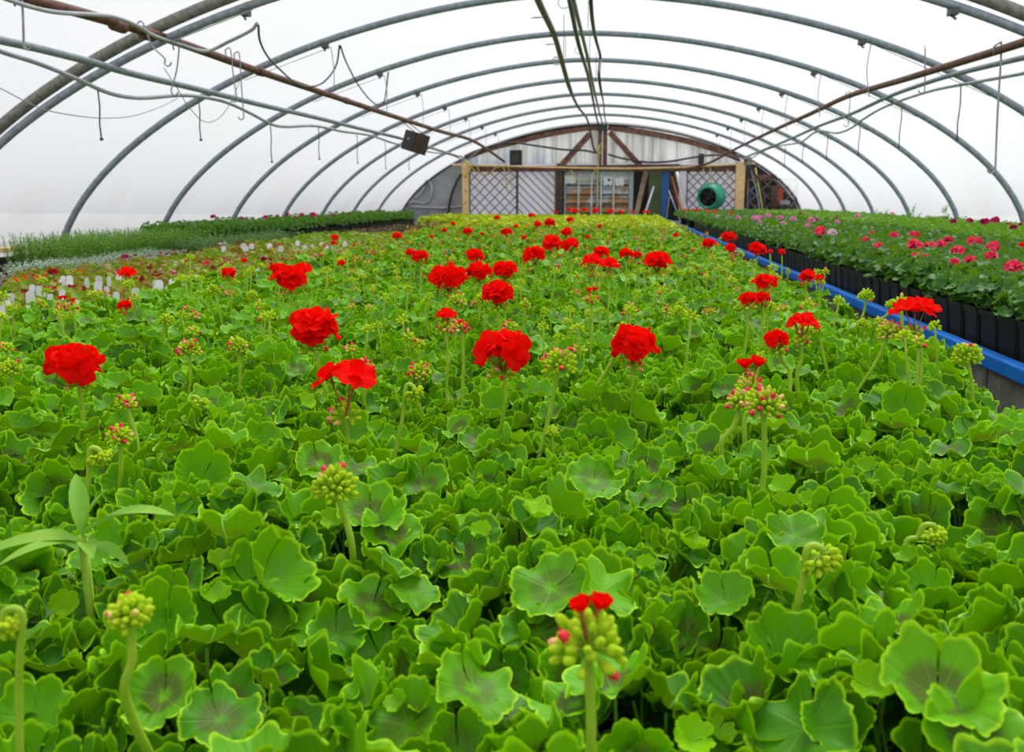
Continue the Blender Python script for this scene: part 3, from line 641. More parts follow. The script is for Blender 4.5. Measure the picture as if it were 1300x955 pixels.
for u0, u1 in ((759.5, 763.5), (766, 770.5)):
    a, b = W(u0, 162, -.1), W(u1, 211, -.1); box_obj('post', (np.array([(a[0]+b[0])/2, YW-.1, (a[2]+b[2])/2])-np.array(t.location)), (b[0]-a[0], .08, a[2]-b[2]), M['brown'], t)
mb = MB(); mb.box(np.array(W(765, 163, -.16))-np.array(t.location), (.22, .1, .12)); obj('ridge_bracket', mb, M['blackhose'], t, smooth=False)
# header beam and pole
px_box('header_beam', 596, 211, 936, 217, -.12, .09, M['brown']); tag(bpy.data.objects['header_beam'], 'long brown header beam across the end wall above the lattices', 'beam')
line_thing('pale_pole', 'long pale pole lashed along the header beam', 'pole', [W(u, v, -.2) for u, v in ((574, 209), (600, 210), (700, 212.5), (780, 214), (850, 213), (900, 210.5), (958, 207.5))], .021, M['timber'])
px_box('timber_post', 586.5, 207, 595, 285, -.22, .12, M['timber']); tag(bpy.data.objects['timber_post'], 'pale pine post at the left end of the lattice', 'post')
px_box('timber_post', 935, 206, 943.5, 285, -.22, .12, M['timber']); tag(bpy.data.objects['timber_post.001'], 'pale pine post right of the green fan', 'post')
tp = bpy.data.objects['timber_post']
for dz in (242, 225, 258):
    mb = MB(); mb.lathe([(.018, 0), (.016, -.012), (.001, -.013)], 10, R=rotm('X', -PI/2)); o = obj('knot', mb, M['redpost'], tp, W(591, dz, -.23)-np.array(tp.location))
# dark boxes under the rafters
for u0, v0, u1, v1, lb in ((647, 190.5, 662, 209.5, 'small dark box standing on the header beam at the left'), (887.5, 195, 893.5, 211, 'narrow dark box standing on the header beam at the right')):
    t = px_box('dark_box', u0, v0, u1, v1, -.2, .16, M['speaker']); tag(t, lb, 'box')
    mb = MB(); mb.box((0, -.085, 0), (.6*(u1-u0)/60, .01, .25), mat=0); obj('box_face', mb, M['darkwall'], t, smooth=False)
# lattices
def lattice(u0, u1, v0, v1, y, pitch, dirs, label, mat):
    a, b = W(u0, v0, y), W(u1, v1, y); x0, x1, z1, z0 = a[0], b[0], a[2], b[2]; z0 = .45
    t = thing('lattice_panel', label, 'lattice', ((x0+x1)/2, YW+y, z0)); w = .026
    for dn, dy in dirs:
        mb = MB(); c = -3*(z1-z0)
        rng = np.arange(-(z1-z0)-(x1-x0), (x1-x0)+(z1-z0), pitch)
        for c in rng:
            # line: z = z0 + dn*(x-x0) + c' clipped to the panel
            pts = []
            for x in np.linspace(x0, x1, 60):
                z = (z0+(x-x0)+c) if dn > 0 else (z1-(x-x0)-c)
                if z0 <= z <= z1: pts.append((x, z))
            if len(pts) < 2: continue
            p, q = pts[0], pts[-1]
            mb.beam((p[0]-(x0+x1)/2, dy, p[1]-z0), (q[0]-(x0+x1)/2, dy, q[1]-z0), .008, w, up=(0, -1, 0) if 0 else (0, 1, 0)) if False else mb.beam((p[0]-(x0+x1)/2, dy, p[1]-z0), (q[0]-(x0+x1)/2, dy, q[1]-z0), .008, w, up=(-dn*.7, 0, .7))
        obj('slats', mb, mat, t, smooth=False)
    mb = MB(); cx = (x0+x1)/2
    for x in (x0, x1): mb.box((x-cx, 0, (z1-z0)/2), (.04, .03, z1-z0))
    for z in (z0, z1): mb.box((0, 0, z-z0), (x1-x0, .03, .04))
    obj('frame', mb, mat, t, smooth=False)
lattice(596, 656, 217, 275, -.03, .235, ((1, -.006), (-1, .006)), 'wooden diamond lattice panel beside the left pale post', M['lattice'])
lattice(657, 705, 217, 275, -.03, .19, ((-1, 0),), 'wooden panel with slats slanting one way, left of the dark door posts', M['lattice'])
lattice(873, 935, 217, 275, -.03, .20, ((1, -.006), (-1, .006)), 'wooden diamond lattice panel behind the green fan', M['lattice'])
lattice(950, 1010, 228, 275, .12, .25, ((1, -.006), (-1, .006)), 'dim lattice panel in the dark right corner', M['lattice'])
for u0, u1, lb in ((705.5, 709, 'narrow brown door post right of the slatted panel'), (710, 713.5, 'second narrow brown door post, against the container door')):
    tag(px_box('door_post', u0, 217, u1, 285, -.14, .1, M['dark_timber']), lb, 'post')
# container door
def door_mat():
    mt, nt, N, L = new_mat('rusty_container_steel')
    out = N.new('ShaderNodeOutputMaterial'); b = N.new('ShaderNodeBsdfPrincipled'); b.inputs['Roughness'].default_value = .65
    tc = N.new('ShaderNodeTexCoord'); s = N.new('ShaderNodeSeparateXYZ'); L.new(tc.outputs['Object'], s.inputs[0])
    nz = noise(nt, 3.5, detail=6); nz2 = noise(nt, 1.3, detail=3)
    f = math_node(nt, 'ADD', nz, math_node(nt, 'MULTIPLY', nz2, .6))
    f = math_node(nt, 'ADD', f, ramp(nt, s.outputs[2], 1.75, 1.1, -.12, .16))
    col = mix_rgb(nt, ramp(nt, f, .74, .92), (.52, .60, .66), (.45, .24, .10))
    col = mix_rgb(nt, ramp(nt, nz2, .5, .75, 0, .7), col, (.74, .68, .58))
    L.new(col, b.inputs['Base Color']); L.new(b.outputs[0], out.inputs[0]); return mt
M['container'] = door_mat()
a, b = W(716, 217), W(803, 285)
t = thing('container_door', 'rusty pale blue steel container doors with upright lock bars', 'door', ((a[0]+b[0])/2, YW+.02, .3))
w_ = b[0]-a[0]; h_ = a[2]-.3
mb = MB(); n = 60; zs = np.linspace(0, h_, n+1); G = [[(x, .02+(.03 if (z*5.2) % 1 < .35 else 0), z) for x in (-w_/2, 0, w_/2)] for z in zs]; mb.grid(np.array(G)); mb.box((0, .08, h_/2), (w_, .02, h_)); obj('door_leaf', mb, M['container'], t, smooth=False)
mb = MB()
for x in (-w_/2+.03, -.02, w_/2-.05): mb.box((x, -.01, h_/2), (.05 if x < 0 else .09, .05, h_))
obj('door_frame', mb, plain('grey_blue_steel', (.30, .37, .42), (.38, .44, .48), rough=.5), t, smooth=False)
mb = MB()
for z in np.arange(.25, h_-.25, .21): mb.box((0, .0, z), (w_-.1, .03, .03))
obj('door_ribs', mb, M['dark_timber'], t, smooth=False)
for u in (734.5, 751, 763, 779): 
    x = W(u, 240, -.05)[0]-(a[0]+b[0])/2; mb = MB(); mb.tube([(x, -.06, 0), (x, -.06, h_)], .018, 8)
    for z in (.4, 1.1, 1.6): mb.box((x, -.04, z), (.07, .06, .03))
    obj('lock_bar', mb, M['white_pipe'], t)
for u0, v0, u1, v1, lb in ((716.5, 223, 730.5, 233, 'blank white paper sheet on the left container door'), (766, 224, 777, 235, 'torn white paper on the right container door, with a dark mark'), (781, 225, 792, 236, 'white paper at the right on the container door')):
    a_, b_ = W(u0, v0, -.08), W(u1, v1, -.08); n = 8; g = np.random.default_rng(int(u0)); mb = MB()
    xs = np.linspace(a_[0], b_[0], n+1); top = a_[2]+g.uniform(-.02, .01, n+1); bot = b_[2]+g.uniform(-.03, .03, n+1)
    c = np.array([(a_[0]+b_[0])/2, YW-.03, (a_[2]+b_[2])/2])
    for yy in (0, -.003): mb.grid(np.array([[(x-c[0], yy, z-c[2]) for x, z in zip(xs, top)], [(x-c[0], yy, z-c[2]) for x, z in zip(xs, bot)]]))
    o = tag(obj('paper_notice', mb, M['paper'], None, c), lb, 'paper', 'papers on the container door')
    if int(u0) == 766:
        mb = MB(); mb.lathe([(.001, 0), (.03, .0), (.03, .004), (.001, .004)], 10, R=rotm('X', PI/2), t=(.03, -.006, .02)); obj('dark_mark', mb, M['speaker'], o)
# things between the door and the right lattice
def leaning(name, label, cat, u0, v0, u1, v1, y0, y1, w, d, mat, rnd=False):
    a, b = W(u0, v0, y0), W(u1, v1, y1)
    # carry on down to the floor
    dd = (b-a)/(a[2]-b[2]); b = b+dd*(b[2]-.02); c = (a+b)/2; mb = MB()
    if rnd: mb.tube([a-b, (a-b)*.5, (0, 0, 0)], w/2, 10)
    else: mb.beam((0, 0, 0), a-b, d, w, up=(1, 0, 0))
    o = obj(name, mb, mat, None, b, smooth=rnd); return tag(o, label, cat)
tag(px_box('green_panel', 824, 217, 840, 333, .25, .05, M['green_panel']), 'tall olive green metal panel left of the blue post', 'panel')
bpy.data.objects['green_panel'].scale = (1, 1, 1)
tag(px_box('blue_post', 840.5, 217, 848, 280, -.05, .14, M['blue_post']), 'dark blue steel post in the middle of the end wall', 'post')
leaning('leaning_plank', 'grey plank leaning left of the olive green panel', 'plank', 820, 218, 810, 262, .2, -.1, .11, .05, M['grey_timber'])
leaning('leaning_pipe', 'light grey pipe leaning before the olive green panel', 'pipe', 830, 237, 820, 268, .1, -.2, .055, .05, M['steel'], True)
leaning('leaning_board', 'brown board leaning right of the blue post', 'board', 849, 219, 860, 268, .32, .12, .09, .04, M['dark_timber'])
leaning('leaning_board', 'orange edged board leaning between blue post and white pipe', 'board', 853, 224, 867, 275, .14, -.16, .05, .03, M['orange_board'])
leaning('leaning_pipe', 'white plastic pipe leaning against the right lattice', 'pipe', 859, 219, 870.5, 266, .1, -.2, .085, .05, M['white_pipe'], True)
leaning('leaning_pipe', 'thin grey tube leaning beside the blue post', 'pipe', 848, 240, 862, 276, .1, -.2, .03, .03, M['steel'], True)
leaning('leaning_pipe', 'thin pale stick crossing the thin grey tube', 'stick', 850, 250, 846, 276, .0, -.2, .02, .03, M['grey_timber'], True)
# right corner clutter
tag(px_box('red_post', 986.5, 239, 992.5, 285, -.03, .1, M['redpost']), 'short red-brown post in the dark right corner', 'post')
tag(px_box('dark_post', 979.5, 236, 985, 285, -.06, .1, M['dark_timber']), 'dark post left of the red-brown post in the right corner', 'post')
tag(px_box('grey_box', 991, 254.5, 1003, 260, -.3, .2, M['steel']), 'pale grey box beside the red-brown post', 'box')
tag(px_box('brown_shelf', 955, 222, 985, 227, -.05, .12, M['brown']), 'sagging brown board high in the dark right corner', 'board')
px_box('shelf_stack', 990, 262, 1012, 278, -.35, .3, M['darkwall']); tag(bpy.data.objects['shelf_stack'], 'dark stack under the pale grey box', 'stack')
line_thing('yellow_cane', 'yellow cane leaning in the dark right corner', 'cane', [W(959, 213, -.2), W(970, 277, -.4)], .018, M['yellowrope'], straight=True)
line_thing('grey_tube', 'thin grey tube leaning beside the yellow cane', 'tube', [W(952, 212, -.2), W(960, 240, -.3), W(966, 277, -.4)], .015, M['steel'])
line_thing('black_hose', 'black hose hanging from the right pale post top', 'hose', [W(u, v, -.3) for u, v in ((945, 207), (953, 214), (962, 226), (968, 245), (974, 277))], .022, M['blackhose'])
line_thing('blue_hose', 'dark blue hose loop in the right corner', 'hose', [W(u, v, -.25) for u, v in ((950, 277), (951, 255), (956, 240), (962, 243), (963, 277))], .013, M['blue_post'])
# the long black hose sagging over the gable
line_thing('black_hose', 'long black hose sagging across the gable from left to king posts', 'hose', [W(u, v, -.3) for u, v in ((597, 199), (612, 190), (630, 184), (650, 181), (680, 185), (715, 190), (740, 191), (756, 194))], .022, M['blackhose'])
line_thing('black_hose', 'black hose sagging from the king posts to the right gable corner', 'hose', [W(u, v, -.3) for u, v in ((772, 196), (790, 201), (820, 206), (850, 205), (880, 200), (905, 197), (925, 198), (940, 204))], .022, M['blackhose'])
# yellow ropes
for L_, lb in (([(588, 206), (598, 208), (606, 212), (609, 220), (616, 222), (604, 218), (596, 210), (588, 216), (586, 220), (592, 222), (597, 214), (590, 204)], 'tangle of yellow cord round the top of the left pale post'),
               ([(632, 213), (637, 211), (641, 217), (642, 230), (644, 243)], 'yellow cord hanging over the left lattice'),
               ([(620, 222), (628, 214), (637, 207), (645, 212), (648, 225), (650, 238)], 'second yellow cord looping over the left lattice'),
               ([(725, 216), (730, 226), (740, 230), (749, 228), (755, 218), (758, 211)], 'yellow cord in a shallow loop before the container door'),
               ([(763, 181), (764, 192), (761, 195), (759, 192), (761, 183), (760.5, 197), (758.5, 225), (759, 268)], 'yellow cord hanging straight down from the king posts'),
               ([(901, 212), (903, 222), (903, 238)], 'yellow cord holding up the green fan'),
               ([(893, 214), (893, 228)], 'short yellow cord left of the fan cord'),
               ([(924, 215), (924, 224), (919, 236)], 'short yellow cord right of the green fan')):
    line_thing('hanging_rope', lb, 'cord', [W(u, v, -.32) for u, v in L_], .012, M['yellowrope'], n=6)
for L_, lb in (([(583, 196), (592, 203), (600, 198), (610, 190)], 'dark cable coil at the left end of the header beam'), ([(935, 196), (945, 202), (953, 200), (948, 210), (958, 204)], 'tangle of grey cable at the top of the right pale post')):
    line_thing('cable_tangle', lb, 'cable', [W(u, v, -.35) for u, v in L_], .018, M['steel_dark'])
# fan
p = on_y(902, 250, YW-.55); R = rotm('Z', math.radians(-26))@rotm('X', math.radians(90))@rotm('X', math.radians(6))
t = thing('circulation_fan', 'round green air circulation fan hanging before the right lattice', 'fan', tuple(p), sc=.92)
mb = MB(); mb.lathe([(.205, .17), (.225, .215), (.26, .215), (.285, .15), (.32, .06), (.335, -.06), (.325, -.17), (.28, -.25), (.26, -.24), (.26, -.05), (.22, .12), (.205, .17)], 32, R=R, t=(0, 0, 0)); obj('housing', mb, M['fan_green'], t)
mb = MB(); mb.lathe([(.203, .168), (.218, .11), (.255, -.05), (.255, -.2), (.12, -.205), (.001, -.205)], 28, R=R); obj('shade_liner', mb, M['black'], t)  # black lining added so the inside of the fan looks shaded
mb = MB(); mb.lathe([(.001, .07), (.06, .06), (.07, 0), (.06, -.12), (.001, -.13)], 18, R=R); obj('motor', mb, M['speaker'], t)
for k in range(5):
    g = np.array([[(r*math.cos(a_), r*math.sin(a_), .06*math.sin((a_)*3)*(1-r)) for a_ in np.linspace(-.28, .28, 6)] for r in np.linspace(.06, .255, 5)]); Rk = R@rotm('Z', k*2*PI/5)@rotm('X', .0)
    mb = MB(); mb.grid(g@Rk.T); mb.grid((g+np.array([0, 0, .004]))@Rk.T); obj('blade', mb, M['dark_timber'] if k > 1 else M['steel'], t)
mb = MB()
for rr in (.07, .12, .17, .21): mb.tube([R@np.array([rr*math.cos(x), rr*math.sin(x), .18]) for x in np.linspace(0, 2*PI, 28)], .003, 4, cap=False)
for k in range(4): mb.tube([R@np.array([.22*math.cos(k*PI/4), .22*math.sin(k*PI/4), .182]), R@np.array([-.22*math.cos(k*PI/4), -.22*math.sin(k*PI/4), .182])], .004, 4)
obj('guard', mb, M['darkwire'], t)

for nm_, X_ in (('shade_board_left', -4.99), ('shade_board_right', 4.13)):  # dark boards added in place of the shaded void at the wall foot
    mb = MB(); mb.box((X_, (YW-2)/2, .5), (.05, YW+2, 1.0+(.06 if X_ < 0 else .1))); tag(obj(nm_, mb, M['dark_timber'], smooth=False), 'added dark boards standing in for shade along the foot of the %s wall' % ('left' if X_ < 0 else 'right'), kind='structure')
# ================================================================== BENCHES
ZC, ZR, ZL = E-.68, E-.475, E-.56       # bench tops: centre, right, left
def bench(name, label, x0, x1, y0, y1, z, mat, cat='bench'):
    t = thing(name, label, cat, ((x0+x1)/2, y0, 0)); w = x1-x0; l = y1-y0
    mb = MB()
    k = int(l/.16)
    for i in range(k): mb.box((0, (i+.5)*l/k, z-.012), (w, l/k-.012, .022))
    obj('bench_top', mb, mat, t, smooth=False)
    for i in range(5):
        for x in (-w/2+.08, w/2-.08):
            mb = MB(); mb.box((x, .1+i*(l-.2)/4, (z-.024)/2), (.07, .07, z-.024)); obj('leg', mb, mat, t, smooth=False)
    return t
bench('centre_bench', 'long slatted bench under the red geraniums', -1.98, .86, .15, YW-1.2, ZC, M['bench'])
bench('left_bench', 'long slatted bench under the begonias and herbs', -4.75, -1.99, 1.5, YW-.6, ZL, M['bench'])
XR = 1.10
t = thing('right_bench', 'long bench edged with a blue rail, carrying black pots on the right', 'bench', (XR, 1.2, 0))
mb = MB(); l = YW-1.9
for i in range(110): mb.box((1.45, (i+.5)*l/110, ZR-.012), (2.8, l/110-.01, .022))
obj('bench_top', mb, M['bench'], t, smooth=False)
mb = MB(); mb.box((.025, l/2, ZR-.006), (.045, l, .045)); o = obj('blue_rail', mb, M['blue_paint'], t, smooth=False); bevel(o, .005)
o['label'] = 'blue painted wooden rail'
mb = MB()
k = int(l/.41)
for r_ in range(5):
    for i in range(k): mb.box((.09, (i+.5+(r_ % 2)*.5)*.41, ZR-.12-r_*.19+.0), (.10, .40, .18))
obj('block_wall', mb, M['block'], t, smooth=False)
for i in range(4):
    mb = MB(); mb.box((2.75, .2+i*(l-.4)/3, (ZR-.024)/2), (.09, .09, ZR-.024)); obj('leg', mb, M['bench'], t, smooth=False)
a = on_x(-40, 326, -4.80); b = on_x(36, 316, -4.80)
mb = MB(); mb.box((0, 0, 0), (.14, 5., .035)); tag(obj('wooden_board', mb, M['timber'], None, (-4.86, 4.6, E-.40), smooth=False), 'pale wooden board lying along the foot of the left wall', 'board')

# ================================================================== PLANTS
def pot_mesh(kind='round', r=.055, h=.10, mat=None, soil=True):
    mb = MB()
    if kind == 'round':
        mb.lathe([(.001, .002), (r*.72, 0), (r*.96, h*.84), (r*1.02, h*.86), (r*1.04, h), (r*.97, h), (r*.94, h*.86), (r*.001, h*.86)], 18)
        mb.qm[-1] = np.array([0]*18*6+[1]*18)
    else:
        def ring(s_, z, c=.14):
            P = []
            for sx, sy_, in ((1, 1), (-1, 1), (-1, -1), (1, -1)):
                k = c*s_; q = [(s_*sx, (s_-k)*sy_), ((s_-k)*sx, s_*sy_)]
                if sx*sy_ < 0: q = q[::-1]
                P += [(x, y, z) for x, y in q]
            return P
        prof = [(r*.01, .002), (r*.86, 0), (r*.97, h*.83), (r*1.03, h*.845), (r*1.05, h), (r*.97, h), (r*.94, h*.88), (r*.01, h*.88)]
        mb.grid(np.array([ring(a_, z) for a_, z in prof]), wrap=True); mb.qm[-1] = np.array([0]*8*6+[1]*8)
    return mb.mesh('pot', [mat or M['pot'], M['soil']], smooth=False)
POT = pot_mesh('round', .055, .10); POT_SQ = pot_mesh('square', .0645, .125); POT_S = pot_mesh('square', .045, .07)
POT_TC = pot_mesh('round', .055, .10, M['terracotta'])
def make_plants(seeds, leaves, mat, **kw):
    out = []
    for sd in seeds:
        f, s_ = geranium(sd, leaves, **kw); out.append((f.mesh('foliage', [mat]), s_.mesh('stems', [M['stem_dark']]) if s_.V else None, (f.freeze(), s_.freeze())))
    return out
GER_HI = make_plants(range(100, 109), LEAF_HI, M['leaf'])
GER_MID = make_plants(range(120, 126), LEAF_MID, M['leaf'], nsides=4)
GER_LO = make_plants(range(140, 145), LEAF_LO, M['leaf'], n=(20, 11, 3), petiole=False)
GER_FAR = make_plants(range(145, 149), LEAF_FAR, M['leaf'], n=(18, 5, 0), petiole=False)
LIME_LO = make_plants(range(150, 153), LEAF_FAR, M['leaf_lime'], n=(18, 4, 0), R0=.036, petiole=False)
def plant(name, label, cat, group, loc, rz, sc, meshes, pot=POT, parts=True):
    t = thing(name, label, cat, loc, rz, group, sc)
    link('foliage', meshes[0], t)
    if meshes[1]: link('stems', meshes[1], t)
    if pot: link('pot', pot, t)
    return t

# hand-read blooms: (u, v, width px, kind, z below the eye or None, stalk base (u,v) or None)
BLOOMS = [
 (97, 446, 78, 'ball', -.255, (105, 575)), (437, 488, 86, 'loose', -.285, (440, 600)), (397, 403, 72, 'ball', -.225, (405, 470)), (369, 343, 50, 'ball', -.20, None),
 (639, 428, 78, 'ball', -.225, (640, 520)), (803, 423, 66, 'ball', -.23, None), (988, 424, 34, 'ball', -.235, (1003, 480)), (1019, 414, 38, 'loose', -.23, (1012, 480)), (953, 464, 34, 'half', -.255, (945, 540)),
 (1162, 398, 50, 'loose', -.235, (1170, 450)), (747, 772, 56, 'half', -.265, (735, 900)),
 (570, 343, 48, 'ball', -.20, None), (632, 363, 48, 'ball', -.205, None), (608, 338, 34, 'ball', -.20, None), (641, 336, 34, 'ball', -.20, None), (602, 320, 24, 'ball', -.19, None),
 (533, 321, 22, 'ball', -.19, None), (594, 291, 15, 'ball', -.18, None), (643, 292, 16, 'ball', -.18, None), (699, 304, 32, 'ball', -.18, None), (725, 306, 26, 'ball', -.18, None), (679, 318, 32, 'ball', -.19, None),
 (719, 292, 17, 'ball', -.17, None), (697, 280, 16, 'ball', -.17, None), (682, 283, 12, 'ball', -.17, None), (723, 277, 12, 'ball', -.17, None), (675, 272, 10, 'ball', -.17, None), (631, 275, 9, 'ball', -.17, None),
 (763, 316, 22, 'ball', -.19, None), (752, 335, 27, 'loose', -.20, None), (773, 339, 25, 'loose', -.20, None), (795, 318, 20, 'ball', -.19, None), (808, 321, 13, 'ball', -.19, None), (834, 325, 36, 'ball', -.19, None),
 (751, 369, 14, 'half', -.215, None), (566, 403, 26, 'loose', -.235, None), (586, 409, 15, 'ball', -.235, None), (504, 297, 16, 'ball', -.18, None), (564, 291, 8, 'ball', -.18, None), (762, 286, 7, 'ball', -.17, None), (858, 297, 8, 'ball', -.18, None),
 (925, 297, 19, 'ball', -.195, None), (900, 306, 18, 'ball', -.20, None), (927, 311, 18, 'ball', -.20, None), (961, 312, 24, 'ball', -.21, None), (993, 318, 10, 'ball', -.22, None), (1024, 346, 24, 'ball', -.225, None), (1041, 351, 12, 'ball', -.23, None),
 (972, 352, 30, 'ball', -.21, None), (949, 375, 24, 'ball', -.22, None), (968, 374, 24, 'ball', -.22, None), (978, 318, 7, 'ball', -.21, None),
 (352, 338, 24, 'ball', -.21, None), (384, 345, 26, 'loose', -.21, None), (291, 343, 20, 'ball', -.23, None), (162, 350, 26, 'loose', -.26, (158, 390)), (157, 384, 20, 'ball', -.30, None), (79, 379, 13, 'half', -.28, None), (92, 381, 9, 'half', -.28, None),
 (425, 300, 12, 'ball', -.20, None), (423, 307, 8, 'ball', -.20, None), (434, 333, 12, 'loose', -.24, None), (309, 329, 10, 'ball', -.25, None), (520, 318, 12, 'ball', -.19, None), (500, 640, 14, 'half', -.40, None),
 (655, 286, 7, 'ball', -.17, None), (612, 296, 6, 'ball', -.18, None), (575, 283, 7, 'ball', -.17, None), (548, 300, 6, 'ball', -.18, None), (665, 300, 8, 'ball', -.18, None), (745, 300, 7, 'ball', -.18, None),
 (705, 268, 6, 'ball', -.19, None), (722, 265, 7, 'ball', -.17, None), (730, 266, 9, 'ball', -.17, None), (742, 265, 7, 'ball', -.17, None), (756, 266, 9, 'ball', -.17, None), (775, 267, 8, 'ball', -.17, None), (788, 268, 6, 'ball', -.17, None), (803, 268, 5, 'ball', -.17, None), (818, 268, 5, 'ball', -.17, None), (822, 268, 6, 'ball', -.17, None),
]
# bud umbels: (u, v, size px, kind, base) kind: up / nod, share of coloured buds
BUDS = [(240, 445, 34, 'up', .25, (240, 510), -.30), (302, 440, 28, 'up', .12, (303, 495), -.30), (212, 408, 24, 'up', 0, (184, 480), -.30), (251, 511, 28, 'nod', 0, (253, 560), -.35), (159, 513, 28, 'up', .3, (180, 590), -.31), (152, 556, 38, 'up', .3, (150, 640), -.32),
 (125, 579, 34, 'nod', 0, (106, 655), -.32), (165, 782, 66, 'up', .06, (160, 890), -.29), (425, 620, 68, 'up', .14, (448, 705), -.315), (524, 497, 30, 'nod', 0, (498, 605), -.30), (461, 468, 28, 'up', .5, (462, 510), -.32), (532, 475, 34, 'up', .4, (530, 510), -.33), (710, 464, 52, 'up', .18, (668, 640), -.255),
 (580, 385, 28, 'up', .1, (578, 440), -.26), (793, 422, 27, 'up', 0, (752, 505), -.235), (612, 383, 25, 'up', .1, (615, 415), -.27), (861, 398, 22, 'up', 0, (861, 430), -.30), (977, 392, 22, 'up', .1, (968, 440), -.28), (938, 388, 17, 'nod', 0, (955, 430), -.29), (1032, 414, 24, 'nod', 0, (1052, 478), -.28),
 (1133, 388, 17, 'up', 0, (1117, 410), -.30), (1099, 377, 22, 'up', .15, (1093, 410), -.28), (1040, 706, 60, 'nod', 0, (1008, 780), -.33), (970, 516, 56, 'up', .25, (964, 675), -.265), (942, 512, 40, 'up', .5, (915, 570), -.29), (1130, 424, 34, 'up', .45, (1084, 506), -.28), (1228, 453, 40, 'up', .15, (1236, 525), -.30),
 (271, 370, 22, 'up', .05, (284, 420), -.29), (320, 376, 16, 'up', 0, (329, 402), -.30), (419, 354, 14, 'nod', 0, (412, 378), -.29), (118, 376, 16, 'up', .1, (102, 418), -.33), (94, 403, 22, 'up', .1, (90, 425), -.34), (52, 388, 19, 'up', .1, (44, 425), -.33), (13, 470, 34, 'up', .05, (14, 520), -.34), (8, 443, 20, 'up', .4, (10, 470), -.33),
 (1184, 676, 34, 'nod', 0, (1150, 690), -.38), (1096, 413, 20, 'up', 0, (1096, 430), -.33), (700, 548, 16, 'up', 0, (700, 610), -.36), (845, 340, 18, 'up', .3, (842, 368), -.25), (735, 333, 14, 'up', .3, None, -.26), (810, 345, 14, 'up', .1, None, -.27), (760, 300, 12, 'up', .1, None, -.22), (905, 330, 14, 'up', .1, (908, 358), -.26), (955, 335, 14, 'up', .1, (955, 362), -.26), (862, 384, 14, 'nod', 0, (875, 400), -.31),
 (10, 790, 10, 'nod', 0, (24, 900), -.28)]
MISSL = {0: 'geranium with a ruffled double red head on a thick stalk, farthest left in the foreground', 1: 'geranium with two open scarlet florets above a ring of buds, left of centre', 2: 'geranium with a broad ruffled red head between the two foreground leftmost ones',
 4: 'geranium with the largest round red head, in the centre of the picture', 5: 'geranium with a broken red head behind a tall green bud ball, right of centre', 8: 'geranium carrying a single small red bloom beside long-stemmed buds', 9: 'geranium with a spiky red bloom overlapping the blue rail', 10: 'geranium with two half-open red buds on a big umbel at the bottom edge', 6: 'geranium with a loose red head leaning left of its green bud hook', 7: 'geranium with a wide loose red head beside a nodding green bud'}

# grid of plants in the centre bed
g = np.random.default_rng(3); SPX, SPY = .176, .172
cells = []; y = .32; row = 0
while y < 18.9:
    x0, x1 = (-1.93-max(0, min(.45, (y-7.5)*.15)), .735) if y < 16.2 else (-3.7, .735)
    x = x1-(row % 2)*SPX*.5
    while x > x0:
        cells.append([x+g.uniform(-.02, .02), y+g.uniform(-.02, .02)]); x -= SPX
    y += SPY; row += 1
cells = np.array(cells)
def in_view(x, y, mg=.25):
    if y < .25: return False
    return (-.70*y-mg < x < .475*y+mg)
plants = {}
order = sorted(range(len(cells)), key=lambda i: cells[i][0]**2+cells[i][1]**2)
vis = [i for i in order if in_view(*cells[i])]
# which cells carry hand-placed flowers
att = {}
def nearest(x, y):
    d = (cells[:, 0]-x)**2+(cells[:, 1]-y)**2; return int(np.argmin(d))
items = []
for bi, (u, v, w, kd, z, base) in enumerate(BLOOMS):
    p = on_z(u, v, z); r = w/2*p[1]/F/math.cos(PITCH)*1.0
    if base is not None and base[1] < 880:
        q = on_y(*base, p[1]); 
    else: q = p+np.array([.0, .0, -.15])
    c = nearest(p[0], p[1]+.02); items.append((c, 'bloom', bi, p, q, min(r, .085))); att.setdefault(c, []).append(len(items)-1)
for bi, (u, v, w, kd, red, base, z) in enumerate(BUDS):
    p = on_z(u, v, z); r = w/2*p[1]/F
    q = on_y(*base, p[1]) if base is not None else p+np.array([0, 0, -.12])
    c = nearest(q[0], p[1]+.02); items.append((c, 'bud', bi, p, q, min(max(r, .010), .034))); att.setdefault(c, []).append(len(items)-1)
N_IND = 300
ind = [i for i in vis if i not in att][:max(0, N_IND-len([c for c in att if in_view(*cells[c])]))]
ind = set(ind) | set(att)
far_y = max(cells[i][1] for i in ind if i not in att)
labels_by_cell = {}
for c, L_ in att.items():
    for k in L_:
        if items[k][1] == 'bloom' and items[k][2] in MISSL: labels_by_cell.setdefault(c, MISSL[items[k][2]])
placed = {}
